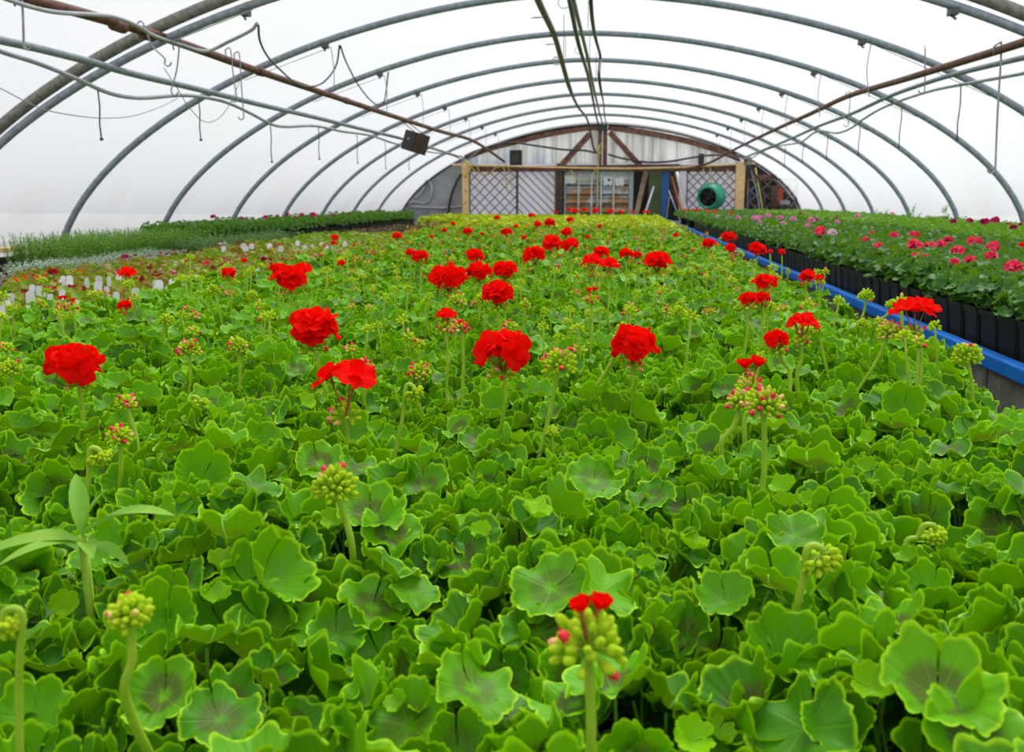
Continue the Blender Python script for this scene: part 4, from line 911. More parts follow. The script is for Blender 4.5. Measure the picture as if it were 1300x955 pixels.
for i in sorted(ind):
    x, y = cells[i]; d = math.hypot(x, y); gg = np.random.default_rng(1000+i)
    src = GER_HI if d < 2.6 else (GER_MID if d < 6.5 else GER_LO)
    blo = [k for k in att.get(i, []) if items[k][1] == 'bloom']; bud = [k for k in att.get(i, []) if items[k][1] == 'bud']
    dist = 'in the foreground' if y < 1.6 else ('in the middle distance' if y < 5 else 'towards the far end')
    if i in labels_by_cell: lb, gr = labels_by_cell[i], 'red geraniums in the centre bed'
    elif blo: lb, gr = ('geranium with %s red bloom%s %s of the centre bed' % ('one' if len(blo) == 1 else 'several', '' if len(blo) == 1 else 's', dist.replace('in the', 'in the').replace('towards the far end', 'at the far end'))), 'small red geraniums %s' % dist
    elif bud: lb, gr = 'leafy geranium with only a green bud cluster on a tall stalk, %s' % dist, 'budding geraniums %s' % dist
    else: lb, gr = 'leafy green geranium without flowers, packed into the centre bed %s' % dist, 'plain geraniums %s' % dist
    sc = gg.uniform(.88, 1.07); z = ZC
    t = plant('geranium_plant', lb, 'plant', gr, (x, y, z), 0., sc, src[gg.integers(len(src))], POT)
    t.rotation_euler = (0, 0, gg.uniform(0, 2*PI)); placed[i] = t
    if i not in labels_by_cell and (blo or bud):
        k0 = (blo or bud)[0]; t['pu'] = float((BLOOMS if blo else BUDS)[items[k0][2]][0])
        t['rank'] = ('geranium in red flower %s' % dist) if blo else ('budding geranium without open flowers %s' % dist)
# stalks and heads
HEADC = {}
for k, (c, kd, bi, p, q, r) in enumerate(items):
    t = placed[c]; x, y = cells[c]; loc = np.array([x, y, ZC]); near = p[1] < 3.2
    node = p.copy()
    if kd == 'bloom':
        kind = BLOOMS[bi][3]; node = p-np.array([0, 0, r*{'ball': 1.2, 'loose': 1.05, 'half': 2.0}[kind]])
    nod = kd == 'bud' and BUDS[bi][3] == 'nod'
    s0 = np.array([x, y, ZC+.13]); qq = np.array([q[0], (q[1]+0), min(q[2], node[2]-.02)])
    qq = qq if qq[2] > ZC+.16 else np.array([qq[0], qq[1], ZC+.16])
    dirn = node-qq
    if nod:
        hgt = np.array([0, 0, .009]); side = np.array([node[0]-qq[0], 0, 0]); sl = side/max(1e-6, abs(side[0]) if side[0] else 1)*.009
        pts = [s0, s0*.4+qq*.6+np.array([0, 0, -.03]), qq, qq*.35+(node-sl)*.65, node-sl*1.2+hgt*.8, node+sl*.1+hgt*.9, node+sl*.5]
    else: pts = [s0, s0*.4+qq*.6+np.array([0, 0, -.02]), qq, (qq+node)/2+np.array([.003, 0, 0]), node]
    # local coordinates of the plant
    ang = -t.rotation_euler[2]; Rz = rotm('Z', ang); sc = t.scale[0]
    tl = lambda P: ((np.asarray(P)-loc)@Rz.T)/sc
    sr = .0040 if p[1] < 2.0 else .0036
    if kd == 'bud' and r < .014: sr *= .75
    mb = MB(); P = tl(smooth_path(pts, 5)); mb.tube(P, np.linspace(sr*1.05, sr*.85, len(P)), 8 if near else 5); st = obj('flower_stalk', mb, M['stem'], t)
    nl = tl([node])[0]
    def sub(name, mb_, mats):
        o = obj(name, mb_, mats, st, nl); o.rotation_euler = (0, 0, -t.rotation_euler[2]); o.scale = (1/sc,)*3; return o
    if kd == 'bloom':
        kind = BLOOMS[bi][3]; nf = {'ball': 11 if r > .035 else 9, 'loose': 3 if r > .035 else 4, 'half': 2}[kind]
        if not near: nf = 9
        if not near: pm, pd = flower_head(r, 300+bi, nf, 'ball', 4, 3, flat=.6)
        elif kind == 'loose': pm, pd = flower_head(r, 300+bi, nf, kind)
        else: pm, pd = flower_head(r, 300+bi, nf, kind, 6, 6) if p[1] < 1.9 else flower_head(r, 300+bi, nf, kind, 4, 4)
        sub('flower_head', pm, M['red']); sub('pedicels', pd, M['stem_red'])
        if near:
            bm, sm = MB(), MB(); bud_cluster(bm, sm, max(.015, r*.5) if kind != 'half' else (r*1.75 if bi == 10 else r*1.1), 500+bi, n=20 if kind != 'half' else 40, red=.35 if kind == 'ball' else .2); 
            sub('bud_cluster', bm, [M['bud'], M['bud_pink'], M['bud_red']]); sub('bud_stalks', sm, M['stem'])
    else:
        bm, sm = MB(), MB(); rd = BUDS[bi][4]
        bud_cluster(bm, sm, r*.85, 700+bi, n=int(26+r*1300) if near else 14, red=rd, down=nod, axis=(0, 0, 1) if not nod else (.5, -.2, -1), bs=.72+r*7, nu=6 if near else 4)
        sub('bud_cluster', bm, [M['bud'], M['bud_pink'], M['bud_red']]); sub('bud_stalks', sm, M['stem'])
# small bud stalks on many mid-distance plants
STALKS = []
for s_ in range(6):
    gg = np.random.default_rng(40+s_); mb, bm, sm = MB(), MB(), MB(); h = gg.uniform(.04, .12); node = np.array([gg.uniform(-.03, .03), gg.uniform(-.03, .03), .30+h])
    mb.tube(smooth_path([(0, 0, .15), (node[0]*.3, node[1]*.3, .26), node], 4), .0026, 5)
    bud_cluster(bm, sm, .014, 60+s_, n=14, red=[.0, .1, .3, .0, .35, .15][s_], bs=.95, nu=5)
    V = bm.freeze(); bm2 = MB(); bm2.merge(V, t=node); V = sm.freeze(); sm2 = MB(); sm2.merge(V, t=node)
    STALKS.append((mb.mesh('flower_stalk', [M['stem']]), bm2.mesh('bud_cluster', [M['bud'], M['bud_pink'], M['bud_red']])))
for i in sorted(ind):
    x, y = cells[i]; gg = np.random.default_rng(2000+i)
    if y < 1.7 or gg.random() > .68 or (i in att): continue
    for j in range(gg.integers(1, 3)):
        a, b = STALKS[gg.integers(6)]; o = link('flower_stalk', a, placed[i]); o.rotation_euler = (0, 0, gg.uniform(0, 6)); bo = link('bud_cluster', b, o)
# everything farther away: one mass
def stuff_mass(name, label, cat, spots, src, mats, seed, extra=None, sc=(.92, 1.08)):
    g_ = np.random.default_rng(seed); mb = MB()
    for (x, y, z) in spots:
        fz = src[g_.integers(len(src))]; R = rotm('Z', g_.uniform(0, 6.28))
        mb.merge(fz, R, (x, y, z), sc=g_.uniform(*sc), mat=None)
        if extra: extra(mb, g_, (x, y, z))
    return tag(obj(name, mb, mats), label, cat, kind='stuff')
def buds_extra(pr, h0, hr, mats, prob, size=.022):
    def f(mb, g_, p):
        if g_.random() > prob: return
        for _ in range(g_.integers(1, 3)):
            q = np.array(p)+np.array([g_.uniform(-.07, .07), g_.uniform(-.07, .07), h0+g_.uniform(0, hr)])
            mb.tube([q-np.array([0, 0, .1]), q], .003, 3, mat=1, cap=False)
            for k in range(5): ellipsoid(mb, q+g_.uniform(-.012, .012, 3), (0, 0, 1), .006, .008, 4, 4, mat=2 if g_.random() > pr else 3)
    return f
rest = [i for i in range(len(cells)) if i not in ind and in_view(*cells[i], mg=.6)]
s1 = [(cells[i][0], cells[i][1], ZC) for i in rest if cells[i][1] < 11.3 or (cells[i][1] < 13 and (cells[i][0]*7.1+cells[i][1]*3.3) % 1 < .5)]
s2 = [(cells[i][0], cells[i][1], ZC+.03) for i in rest if not (cells[i][1] < 11.3 or (cells[i][1] < 13 and (cells[i][0]*7.1+cells[i][1]*3.3) % 1 < .5))]
stuff_mass('geranium_mass', 'far mass of green budding geraniums filling the centre bed', 'plants', s1, [p[2][0] for p in GER_FAR], [M['leaf'], M['stem'], M['bud'], M['bud_red']], 5, buds_extra(.3, .31, .10, None, .6))
stuff_mass('lime_plant_mass', 'far mass of yellow-green geraniums at the end of the centre bed', 'plants', s2, [p[2][0] for p in LIME_LO], [M['leaf_lime'], M['stem'], M['bud'], M['orange']], 6, buds_extra(.12, .31, .05, None, .15))

# ------------------------------------------------------------------ right bench
DK = make_plants(range(200, 207), LEAF_SM, M['leaf_dark'], n=(20, 13, 8), rad=.085, top=.225, R0=.028, nsides=4, dep=.62)
DK_FAR = make_plants(range(214, 217), LEAF_FAR, M['leaf_dark'], n=(16, 6, 0), rad=.085, top=.225, R0=.029, petiole=False)
LT_FAR = make_plants(range(224, 227), LEAF_FAR, M['leaf_light'], n=(18, 6, 0), rad=.085, top=.24, R0=.024, petiole=False)
DK_LO = make_plants(range(210, 214), LEAF_LO, M['leaf_dark'], n=(18, 12, 5), rad=.085, top=.225, R0=.029, petiole=False, dep=.62)
LT = make_plants(range(220, 224), LEAF_LO, M['leaf_light'], n=(24, 14, 6), rad=.085, top=.24, R0=.023, petiole=False, dep=.62)
SP = .138; rc = []; y = 1.55; r_ = 0
while y < 19.0:
    x = XR+.125
    while x < 3.95: rc.append((x, y+(0 if x < XR+.2 else g.uniform(-.015, .015)))); x += SP
    y += SP
rc = np.array(rc)
def near_rc(x, y, xmin=0.): d = (rc[:, 0]-x)**2+(rc[:, 1]-y)**2; return int(np.argmin(d))
RB = [(1159.5, 301, 14, 'coral'), (1161, 315, 20, 'coral'), (1163, 328, 14, 'coral'), (1174, 334, 20, 'coral'), (1181, 315, 15, 'coral'), (1195, 313, 14, 'coral'), (1203, 308, 14, 'coral'), (1215, 322, 17, 'coral'), (1235, 311, 20, 'coral'), (1260, 317, 18, 'coral'), (1257, 328, 16, 'coral'), (1286, 344, 24, 'coral'), (1212, 335, 13, 'coral'), (1232, 333, 15, 'coral'), (1134, 301, 12, 'coral'), (1115, 315, 13, 'coral'), (1098, 306, 10, 'coral'), (1297, 313, 9, 'red'),
 (1210, 283, 9, 'magenta'), (1231, 282, 9, 'magenta'), (1250, 284, 13, 'magenta'), (1263, 282, 12, 'magenta'), (1286, 291, 10, 'magenta'), (1279, 285, 5, 'magenta'), (1295, 286, 6, 'magenta'),
 (1040, 297, 17, 'coral'), (1038, 306, 12, 'coral'), (1056, 298, 13, 'palepink'), (1025, 288, 8, 'pink'), (1029, 282, 11, 'pink'), (1006, 280, 9, 'pink'), (994, 285, 7, 'pink'), (990, 278, 9, 'pink'), (974, 276, 9, 'pink'), (960, 280, 12, 'pink'), (965, 276, 5, 'pink'), (966, 283, 5, 'pink'), (939, 286, 7, 'pink'), (937, 278, 7, 'pink'), (911, 276, 6, 'palepink'), (896, 275, 4, 'pink'), (1036, 280, 6, 'magenta'), (1016, 272, 5, 'magenta'), (1063, 276, 4, 'magenta'), (1132, 272, 5, 'pink'), (1089, 276, 8, 'pink'), (1106, 296, 6, 'coral'), (1063, 283, 7, 'pink'),
 (870, 269, 7, 'red'), (878, 273, 7, 'red'), (880, 267, 4, 'orange'), (884, 268, 5, 'red'), (889, 267, 4, 'orange'), (895, 266, 4, 'red'), (900, 270, 5, 'orange'), (908, 270, 6, 'orange'), (928, 272, 6, 'orange')]
ratt = {}
for k, (u, v, w, cl) in enumerate(RB):
    zz = -.235 if v > 300 else (-.215 if v > 276 else -.20)
    if cl == 'magenta' and u > 1200: zz = -.175
    p = on_z(u, v, zz)
    if p[1] > 18.5: p = on_y(u, v, 18.2)
    if p[0] < XR+.1: p = on_x(u, v, XR+.14)
    if p[0] > 3.9: p = on_x(u, v, 3.85)
    c = near_rc(p[0], p[1]); ratt.setdefault(c, []).append((k, p, min(w/2*p[1]/F, .085), cl))
vr = sorted([i for i in range(len(rc)) if in_view(rc[i][0], rc[i][1], .1)], key=lambda i: rc[i][0]**2+rc[i][1]**2)
isback = lambda i: rc[i][0] > 2.45
front = [i for i in vr if rc[i][0] < XR+.2][:85]
dk_ind = front+[i for i in vr if not isback(i) and i not in front and i not in ratt][:300-len(front)-30]
lt_ind = [i for i in vr if isback(i) and i not in ratt][:285]
HEADS = {}
def head_mesh(cl, v):
    if (cl, v) not in HEADS:
        pm, pd = flower_head(.045, 900+v, 9, 'ball', 3, 3, flat=.6); HEADS[(cl, v)] = pm.mesh('flower_head', [M[cl]])
    return HEADS[(cl, v)]
CN = {'coral': 'coral pink', 'magenta': 'magenta', 'pink': 'light pink', 'palepink': 'pale pink', 'red': 'red', 'orange': 'orange-red'}
for i in sorted(set(dk_ind) | set(lt_ind) | set(ratt)):
    x, y = rc[i]; gg = np.random.default_rng(5000+i); bk = isback(i); fr = x < XR+.2; dd = math.hypot(x, y)
    src = LT if bk else (DK if dd < 6 else DK_LO)
    dist = 'near end' if y < 5 else ('middle' if y < 10 else 'far end')
    if i in ratt:
        cl = CN[ratt[i][0][3]]; lb = 'dark green geranium with %s flowers on the right bench, %s' % (cl, dist) if not bk else 'light green geranium with %s flowers in the back rows, %s' % (cl, dist)
        gr = '%s geraniums, %s of the right bench%s' % (cl, dist, ' back rows' if bk else '')
    elif fr: lb, gr = 'dark green geranium in a square black pot, front row of the right bench, %s' % dist, 'potted geraniums in the front row, %s' % dist
    elif bk: lb, gr = 'light green bushy geranium in the back rows of the right bench, %s' % dist, 'back row geraniums, %s' % dist
    else: lb, gr = 'dark green geranium without flowers in the inner rows of the right bench, %s' % dist, 'inner row geraniums, %s' % dist
    t = plant('potted_geranium' if not bk else 'bushy_geranium', lb, 'plant', gr, (x, y, ZR+.001), 0., 1., src[gg.integers(len(src))], POT_SQ)
    if i in ratt: t['rank'] = lb.replace('dark green geranium with', 'geranium with').replace('light green geranium with', 'geranium with'); t['pu'] = float(RB[ratt[i][0][0]][0])
    if not fr: t.rotation_euler = (0, 0, gg.integers(4)*PI/2)
    else:
        for ch in t.children:
            if ch.name.startswith('pot'): ch.rotation_euler = (0, 0, gg.uniform(-.06, .06))
            else: ch.rotation_euler = (0, 0, gg.uniform(0, 6)); ch.scale = (1, 1, gg.uniform(.88, 1.08))
    for (k, p, r, cl) in ratt.get(i, []):
        loc = np.array([x, y, ZR]); q = p-loc-np.array([0, 0, r*.5]); Rz = rotm('Z', -t.rotation_euler[2]); q = Rz@q
        mb = MB(); mb.tube(smooth_path([(0, 0, .12), (q[0]*.5, q[1]*.5, .16), q], 4), .0025, 5); st = obj('flower_stalk', mb, M['stem'], t)
        h = link('flower_head', head_mesh(cl, k % 4), st, q); h.scale = (r/.045,)*3
s3 = [(rc[i][0], rc[i][1], ZR+.001) for i in range(len(rc)) if i not in ratt and i not in set(dk_ind) and not isback(i) and in_view(rc[i][0], rc[i][1], .5) and rc[i][1] > 2.4]
s4 = [(rc[i][0], rc[i][1], ZR+.001) for i in range(len(rc)) if i not in ratt and i not in set(lt_ind) and isback(i) and in_view(rc[i][0], rc[i][1], .5) and rc[i][1] > 4]
stuff_mass('dark_geranium_mass', 'far mass of dark green geraniums on the right bench', 'plants', s3, [p[2][0] for p in DK_FAR], [M['leaf_dark']], 15)
stuff_mass('light_geranium_mass', 'far mass of light green geraniums along the right wall', 'plants', s4, [p[2][0] for p in LT_FAR], [M['leaf_light']], 16)
# far front pots of the row
mb = MB(); pz = POT_SQ
def tag_stick(u, v, w, h, X=None, z=None, label='', group=None, tilt=0., lean=0., top_round=True):
    p = on_x(u, v, X) if X is not None else on_z(u, v, z)
    hh = h; n = 6; P = []
    W_ = w/2
    out = [(-W_, -hh), (-W_, -W_*.9)]+[(-W_*math.cos(a_), -W_*.9+W_*.9*math.sin(a_)) for a_ in np.linspace(.3, PI-.3, 7)]+[(W_, -W_*.9), (W_, -hh)]
    k = len(out)//2; L_ = out[:k]; R_ = out[::-1][:k]; mid = [((a_[0]+b_[0])/2, (a_[1]+b_[1])/2) for a_, b_ in zip(L_, R_)]
    mb = MB(); Rm = rotm('Z', tilt)@rotm('X', lean)
    for yy in (-.0006, .0006):
        G = np.array([[(a_[0], yy, a_[1]) for a_ in col] for col in (L_, mid, R_)]); mb.grid(G@Rm.T)
    # edge
    ed = [(a_[0], a_[1]) for a_ in L_]+[(b_[0], b_[1]) for b_ in R_[::-1]]
    mb.grid(np.array([[(a_[0], -.0006, a_[1]) for a_ in ed], [(a_[0], .0006, a_[1]) for a_ in ed]])@Rm.T)
    return tag(obj('plant_tag', mb, M['tag'], None, p), label, 'plant tag', group)
tag_stick(1107, 345, .016, .08, X=XR+.12, label='narrow white plant tag seen nearly edge on, front row of the right bench', tilt=1.1)
tag_stick(1131, 354, .026, .07, X=XR+.12, label='wider white plant tag leaning in the front row of the right bench', tilt=.5, lean=-.2)

# ------------------------------------------------------------------ left bench: begonias and tags
def begonia(seed, nl=26, rad=.085, top=.13, R0=.028, lf=LEAF_LO):
    f, s_ = geranium(seed, lf, n=(nl//2, nl//3, nl//5), rad=rad, top=top, R0=R0, petiole=False)
    g_ = np.random.default_rng(seed)
    for i in range(5):
        a_ = i*1.3+g_.uniform(0, .5); s_.tube([(0, 0, .05), (.03*math.cos(a_), .03*math.sin(a_), .09), (.05*math.cos(a_), .05*math.sin(a_), .11)], .003, 5)
    return f, s_
LEAF_B = [leaf(3, 20, 70+i, cup=c, ruf=.35) for i, c in enumerate((.2, .5, .35))]
BEG = []
for sd in range(6):
    f, s_ = begonia(300+sd, lf=LEAF_B, nl=24+sd); mt = M['begonia'] if sd not in (1, 4) else M['begonia_bronze']
    BEG.append((f.mesh('foliage', [mt]), s_.mesh('stems', [M['stem_red']]), (f.freeze(), s_.freeze())))
SMALLF = []
for sd in range(3):
    mb = MB(); 
    for j in range(4):
        g_ = np.random.default_rng(sd*9+j); floret(mb, (g_.uniform(-.05, .05), g_.uniform(-.05, .05), .14+g_.uniform(0, .02)), (g_.uniform(-.5, .5), -.4, 1), .014, sd*5+j, 4, 3, 3, 3, openn=.8)
    SMALLF.append(mb)
SMALLM = {c: [m_.mesh('blooms', [M[c]]) for m_ in SMALLF] for c in ('deepred', 'magenta', 'orange', 'palepink')}
bc = []; y = 2.3
while y < 10.8:
    x = -2.08
    while x > -3.62: bc.append((x+g.uniform(-.02, .02), y+g.uniform(-.02, .02))); x -= .155
    y += .155
nb = 0; beg_rest = []
for (x, y) in sorted(bc, key=lambda p: p[0]**2+p[1]**2):
    if not in_view(x, y, .15): continue
    gg = np.random.default_rng(int(abs(x)*1000+y*77))
    if y > 8.2 or nb >= 290: beg_rest.append((x, y, ZL+.02)); continue
    v = gg.integers(6); nb += 1; dist = 'nearer the camera' if y < 5 else 'farther back'
    br = v in (1, 4); fl = gg.random() < .22
    col = ['deepred', 'magenta', 'deepred', 'orange', 'palepink'][gg.integers(5)]
    cn = {'deepred': 'dark red', 'magenta': 'magenta', 'orange': 'orange', 'palepink': 'pale pink'}[col]
    lb = '%s leaved begonia %s on the left bench, %s' % ('bronze' if br else 'green', 'with small %s blooms' % cn if fl else 'without blooms', dist)
    t = plant('begonia_plant', lb, 'plant', '%s begonias%s, %s' % ('bronze' if br else 'green', ' with %s blooms' % cn if fl else '', dist), (x, y, ZL+.001), gg.uniform(0, 6), gg.uniform(.9, 1.1), BEG[v], POT_S)
    if fl: link('blooms', SMALLM[col][gg.integers(3)], t)
stuff_mass('begonia_mass', 'far mass of mixed green and bronze begonias on the left bench', 'plants', beg_rest, [BEG[k][2][0] for k in (0, 2, 3)], [M['begonia']], 25)
TAGS = [(480, 555), (525, 553), (485, 595), (655, 570), (745, 555), (740, 595), (245, 620), (300, 630), (345, 650), (375, 685), (805, 635), (880, 675), (845, 722), (1025, 645), (1055, 692), (1070, 718), (55, 740), (20, 778), (50, 822), (215, 780), (245, 820), (380, 775), (318, 855), (585, 740), (570, 785), (625, 785), (655, 805), (475, 800), (225, 672), (470, 660), (905, 535), (825, 560), (1135, 665), (1180, 585), (1180, 635), (75, 685)]
TAGS = [(u/5.97, 260+v/5.97) for u, v in TAGS]+[(200+u/5, 260+v/5) for u, v in [(165, 478), (95, 483), (65, 528), (125, 528), (15, 543), (10, 490), (195, 515), (245, 505), (245, 458), (490, 448), (440, 438), (390, 430), (510, 430), (630, 413), (545, 258), (598, 260), (560, 275), (420, 275), (890, 240), (1045, 250), (985, 262), (1080, 315), (1120, 320), (1180, 322), (970, 350), (935, 268), (780, 275), (710, 258), (1070, 270), (1190, 245)]]
for i, (u, v) in enumerate(TAGS):
    gg = np.random.default_rng(i); far = v < 330
    o = tag_stick(u, v-3, (.032 if not far else .042)*gg.uniform(.85, 1.15), .05, z=-.378, tilt=gg.uniform(-.6, .6), lean=gg.uniform(-.35, .1),
              label='white round-topped plant tag, %s begonia cluster' % ('far' if far else ('left edge' if u < 70 else ('middle' if u < 150 else 'right'))),
              group='white tags, %s' % ('far cluster' if far else ('left edge' if u < 70 else ('middle' if u < 150 else 'right'))))
    o['rank'] = o['label']; o['pu'] = float(u)
# broad dark rose-like blooms on stalks in the begonias
for i, (u, v, w, cl, lb) in enumerate(((68, 348, 13, 'deepred', 'begonia with one dark red rose-like bloom, left of the tags'), (159, 328, 9, 'magenta', 'begonia with a crimson bloom before the herb tray'), (190, 342, 8, 'deepred', 'begonia with a small dark red bloom right of the open geranium'), (180, 357, 8, 'deepred', 'begonia with a dark red bloom behind the right tag cluster'), (20, 397, 8, 'deepred', 'begonia with a dark red bloom at the left edge'), (31, 372, 8, 'deepred', 'begonia with a dark red bloom beside the left tag cluster'), (42, 351, 5, 'deepred', 'begonia with a tiny dark red bloom at far left'), (335, 331, 8, 'deepred', 'begonia with a dark red bloom near the front of the pink geraniums'), (395, 328, 7, 'orange', 'begonia with an orange bloom in the far tags'), (262, 336, 9, 'coral', 'begonia with a coral bloom in the middle of the left bench'))):
    p = on_z(u, v, -.39); t = thing('begonia_plant', lb, 'plant', (p[0], p[1], ZL+.001), 0., 'begonias with single large blooms'); k = i % 6
    link('foliage', BEG[k][0], t); link('stems', BEG[k][1], t); link('pot', POT_S, t)
    mb = MB(); r = w/2*p[1]/F*1.15
    mb.tube([(0, 0, .08), (0, 0, p[2]-ZL)], .003, 5); o = obj('flower_stalk', mb, M['stem_red'], t)
    h = link('flower_head', head_mesh(cl, i % 4), o, (0, 0, p[2]-ZL-r*.5)); h.scale = (r/.045,)*3
# herbs
def herb(seed, h, n, mat, rad=.05, ll=.022, lw=.005, lv=14):
    g_ = np.random.default_rng(seed); f, s_ = MB(), MB()
    for i in range(n):
        a_ = g_.uniform(0, 6.28); r = rad*math.sqrt(g_.random()); hh = h*g_.uniform(.75, 1.08); b = np.array([r*.5*math.cos(a_), r*.5*math.sin(a_), .06]); tp = np.array([r*1.5*math.cos(a_), r*1.5*math.sin(a_), hh])
        s_.tube([b, (b+tp)/2, tp], .0015, 3, cap=False)
        for j in range(lv):
            u = (j+1)/lv; c = b+(tp-b)*(.2+.8*u); aa = j*2.4; d = np.array([math.cos(aa), math.sin(aa), .55]); L_ = ll*(1.15-.6*u)
            sd = np.cross(d, (0, 0, 1)); sd /= np.linalg.norm(sd)
            f.add([c, c+d*L_*.5+sd*lw, c+d*L_, c+d*L_*.5-sd*lw], [[0, 1, 2, 3]])
    return f, s_
def herb_set(seeds, mat, **k):
    out = []
    for s0 in seeds:
        f, s_ = herb(s0, mat=mat, **k); out.append((f.mesh('foliage', [mat]), s_.mesh('stems', [M['stem_dark']]), (f.freeze(), s_.freeze())))
    return out
HB = herb_set(range(4), M['herb'], h=.27, n=16, rad=.07)
HD = herb_set(range(10, 13), M['herb_dark'], h=.19, n=14, rad=.065)
SV = herb_set(range(20, 23), M['silver'], h=.135, n=18, rad=.06, ll=.020, lw=.005, lv=9)
def field(name, x0, x1, y0, y1, sp_, src, lab, gr, z=ZL+.001, pot=POT_S, sc=(.9, 1.1), cat='plant', maxn=290):
    k = 0; y = y0
    while y < y1:
        x = x0
        while x > x1:
            gg = np.random.default_rng(int(1e4+abs(x)*900+y*333)); 
            if in_view(x, y, .2) and k < maxn:
                plant(name, lab, cat, gr, (x+gg.uniform(-.015, .015), y+gg.uniform(-.015, .015), z), gg.uniform(0, 6), gg.uniform(*sc), src[gg.integers(len(src))], pot); k += 1
            x -= sp_
        y += sp_
    return k
field('tall_herb', -4.02, -4.62, 6.05, 8.3, .13, HB, 'tall feathery green herb in the tray against the left wall', 'tall herbs by the left wall')
field('dark_herb', -3.72, -4.05, 7.6, 9.9, .13, HD, 'low grey-green herb in the tray before the pink geraniums', 'low herbs on the left bench')
field('silver_plant', -3.68, -4.1, 4.9, 7.3, .12, SV, 'low silvery leaved plant at the left edge of the bench', 'silver plants on the left bench')
# pink geraniums along the left wall
lp = []; y = 8.4
LB = [(271, 279, 8), (308, 281, 6), (337, 280, 8), (365, 275, 6), (377, 280, 7), (383, 276, 7), (397, 279, 11), (348, 285, 7), (352, 287, 5), (422, 278, 7), (430, 279, 8), (444, 275, 6), (459, 276, 4), (236, 289, 6), (471, 276, 4), (477, 275, 5), (503, 274, 5), (352, 277, 5), (413, 277, 4)]
lat = {}
while y < 19.4:
    x = -4.12
    while x > -4.75: lp.append((x, y)); x -= .17
    y += .17
lpa = np.array(lp)
for k, (u, v, w) in enumerate(LB):
    p = on_x(u, v, -4.3); c = int(np.argmin(np.sum((lpa-p[:2])**2, 1))); lat.setdefault(c, []).append((k, p, w/2*p[1]/F*1.1))
for i, (x, y) in enumerate(lp):
    gg = np.random.default_rng(8000+i); d_ = 'near part' if y < 12 else 'far part'
    lb, gr = ('green geranium with magenta blooms in the row along the left wall, %s' % d_, 'magenta geraniums along the left wall, %s' % d_) if i in lat else ('green geranium without blooms in the row along the left wall, %s' % d_, 'green geraniums along the left wall, %s' % d_)
    if i not in lat and y > 17.5: continue
    t = plant('wall_geranium', lb, 'plant', gr, (x, y, ZL+.001), 0., gg.uniform(.95, 1.1), DK_LO[gg.integers(4)] if y > 10 else DK[gg.integers(7)], POT_SQ); t.scale = (1.1, 1.1, 1.32*gg.uniform(.95, 1.05))
    if i in lat: t['rank'] = 'geranium with magenta blooms in the row along the left wall'; t['pu'] = float(LB[lat[i][0][0]][0])
    for (k, p, r) in lat.get(i, []):
        q = (p-np.array([x, y, ZL]))/np.array(t.scale); mb = MB(); mb.tube(smooth_path([(0, 0, .12), (q[0]*.5, q[1]*.5, .16), q], 3), .0025, 4); st = obj('flower_stalk', mb, M['stem'], t)
        h = link('flower_head', head_mesh('magenta', k % 4), st, q); h.scale = (r/.045/1.1, r/.045/1.1, r/.045/1.3)
# brown seedlings and far left greens
sb = [(-2.5-a_*.14+g.uniform(-.03, .03), 10.9+b_*.14, ZL) for a_ in range(12) for b_ in range(38) if g.random() < .93]
sbz = []
for sd in range(3):
    f, s_ = geranium(400+sd, LEAF_LO, n=(10, 4, 0), rad=.06, top=.10, R0=.022, petiole=False); sbz.append(f.freeze())
stuff_mass('seedling_mass', 'brownish low seedlings in trays between the begonias and the far pink geraniums', 'plants', [s_ for s_ in sb if s_[1] > 11.3], sbz, [M['brownleaf']], 35)
stuff_mass('low_green_mass', 'low light green plants at the far left of the centre bed', 'plants', [(x, y, ZL) for (x, y, z) in sb if not (y > 11.3)], [b_[2][0] for b_ in (LIME_LO[:1])]*0+[BEG[k][2][0] for k in (0, 2)], [M['leaf_light']], 36)
# weed with lance leaves
def lance_plant(name, label, p, sc, n, zb_, seed):
    g_ = np.random.default_rng(seed); t = thing(name, label, 'plant', (p[0], p[1], zb_)); H = p[2]-zb_
    mb = MB(); mb.tube([(0, 0, 0), (.004, 0, H*.5), (0, 0, H)], .004*sc+.001, 7); obj('stem', mb, M['stem'], t)
    LV = n
    for (ang, el, ln, dz) in LV:
        s, w = np.meshgrid(np.linspace(0, 1, 9), np.linspace(-1, 1, 5), indexing='ij')
        wd = ln*.13*np.sin(PI*np.clip(s*.96+.03, 0, 1))**.8
        X = ln*s; Y = wd*w; Z = np.abs(w)*wd*.35+ln*(.25*s-.42*s*s)
        P = np.stack([X, Y, Z], -1)@(rotm('Z', ang)@rotm('Y', -el)).T+np.array([0, 0, H+dz]); mb = MB(); mb.grid(P, U=np.stack([s, w*.5+.5], -1)); o = obj('leaf', mb, M['weed'], t)
p = on_z(105, 680, -.345)
lance_plant('weed_plant', 'weed with long pointed pale green leaves standing among the foreground geraniums', p, 1., [(-.15, .45, .115, 0), (2.2, .9, .075, .0), (3.5, -.05, .13, -.005), (.5, 1.2, .055, .0), (4.1, .2, .08, -.01), (5.4, .3, .07, -.01), (-.4, .1, .07, -.012), (2.9, .3, .08, -.02)], ZC+.01, 1)
p = on_z(893, 352, -.36)
lance_plant('weed_plant', 'small weed with pointed pale leaves beside the right edge of the centre bed', p, .6, [(k*.9, .9-.1*(k % 3), .11, 0) for k in range(7)], ZC+.01, 2)
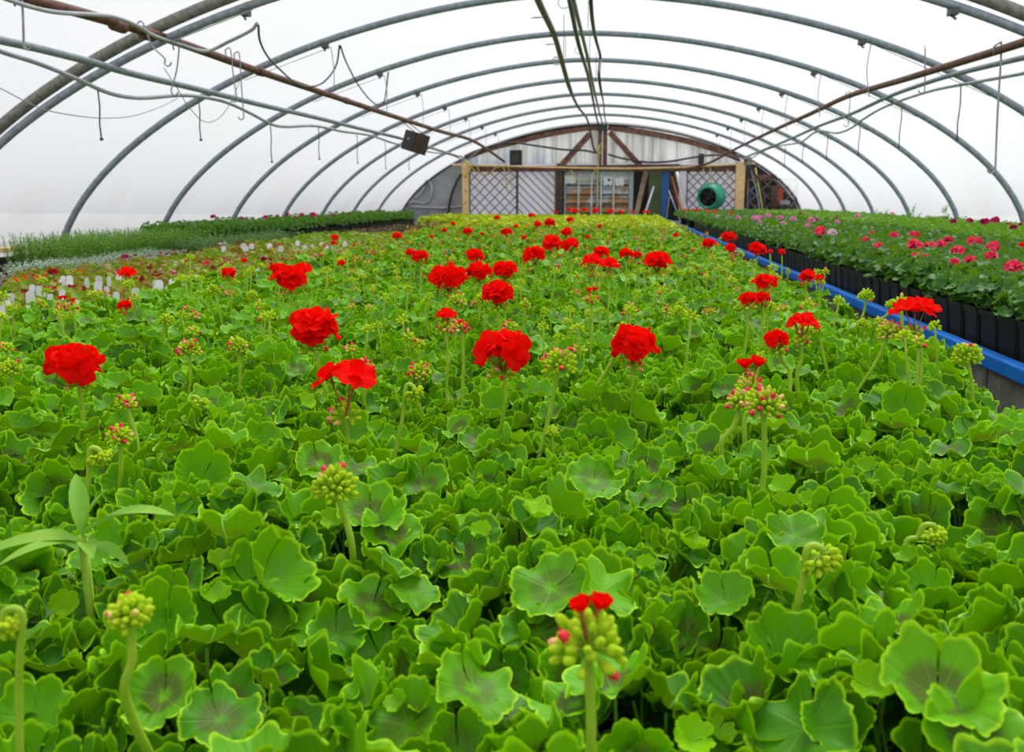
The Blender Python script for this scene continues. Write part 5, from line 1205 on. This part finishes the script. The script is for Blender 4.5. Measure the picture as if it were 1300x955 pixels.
# trays of green sprigs standing above the right wall rows
for i, (u, v) in enumerate(((1118, 268), (1160, 267), (1205, 268))):
    p = on_y(u, v, 11.5+i*-.6); p[0] = min(p[0], 4.05)
    f, s_ = herb(60+i, p[2]-ZR+.03, 5, M['herb'], rad=.05, ll=.05, lw=.02, lv=9); t = thing('tall_sprig', ['leafy green sprig rising by the fifth hoop on the right', 'leafy green sprig rising by the fourth hoop on the right', 'leafy green sprig rising by the third hoop on the right'][i], 'plant', (p[0], p[1], ZR), group='sprigs by the right wall')
    obj('foliage', f, M['herb'], t); obj('stems', s_, M['stem_dark'], t)

# ------------------------------------------------------------------ labels told apart by their order in the picture
ONES = 'first second third fourth fifth sixth seventh eighth ninth tenth eleventh twelfth thirteenth fourteenth fifteenth sixteenth seventeenth eighteenth nineteenth'.split()
TENS = {20: ('twentieth', 'twenty'), 30: ('thirtieth', 'thirty'), 40: ('fortieth', 'forty'), 50: ('fiftieth', 'fifty'), 60: ('sixtieth', 'sixty')}
def ordinal(n):
    if n < 20: return ONES[n-1]
    t_, o_ = n//10*10, n % 10
    return TENS[t_][0] if o_ == 0 else TENS[t_][1]+'-'+ONES[o_-1]
def project_u(P):
    d = MC.T@(np.array(P)-np.array([0, 0, E])); return 650+F*d[0]/d[1]
buckets = {}
for o in list(bpy.data.objects):
    if o.parent is None and o.get('rank'): buckets.setdefault(o['rank'], []).append(o)
for key, L_ in buckets.items():
    L_.sort(key=lambda o: o.get('pu', 0.))
    for n_, o in enumerate(L_):
        o['label'] = key if len(L_) == 1 else '%s, %s from the left' % (key, ordinal(n_+1))
        del o['rank']
        if 'pu' in o: del o['pu']

# ================================================================== LIGHT
w = bpy.data.worlds.new('world'); SC.world = w; w.use_nodes = True; nt = w.node_tree; nt.nodes.clear()
out = nt.nodes.new('ShaderNodeOutputWorld'); bg = nt.nodes.new('ShaderNodeBackground')
tc = nt.nodes.new('ShaderNodeTexCoord'); s = nt.nodes.new('ShaderNodeSeparateXYZ'); nt.links.new(tc.outputs['Generated'], s.inputs[0])
col = mix_rgb(nt, ramp(nt, s.outputs[2], 0., .9), (.86, .90, .97), (1., 1., 1.))
nt.links.new(col, bg.inputs[0]); bg.inputs[1].default_value = .42; nt.links.new(bg.outputs[0], out.inputs[0])
sun = bpy.data.lights.new('sun', 'SUN'); sun.energy = 4.7; sun.angle = math.radians(28); sun.color = (1, .98, .95)
so = bpy.data.objects.new('sun', sun); C.objects.link(so); so.rotation_euler = (math.radians(-28), math.radians(12), 0)

SC.view_settings.view_transform = 'Standard'; SC.view_settings.look = 'None'; SC.view_settings.gamma = 1; SC.view_settings.use_curve_mapping = False
SC.view_settings.exposure = 0.16
SC.cycles.use_denoising = True
SC.cycles.max_bounces = 8; SC.cycles.diffuse_bounces = 5; SC.cycles.glossy_bounces = 3; SC.cycles.transmission_bounces = 5; SC.cycles.transparent_max_bounces = 8
SC.cycles.use_adaptive_sampling = True; SC.cycles.sample_clamp_indirect = 6
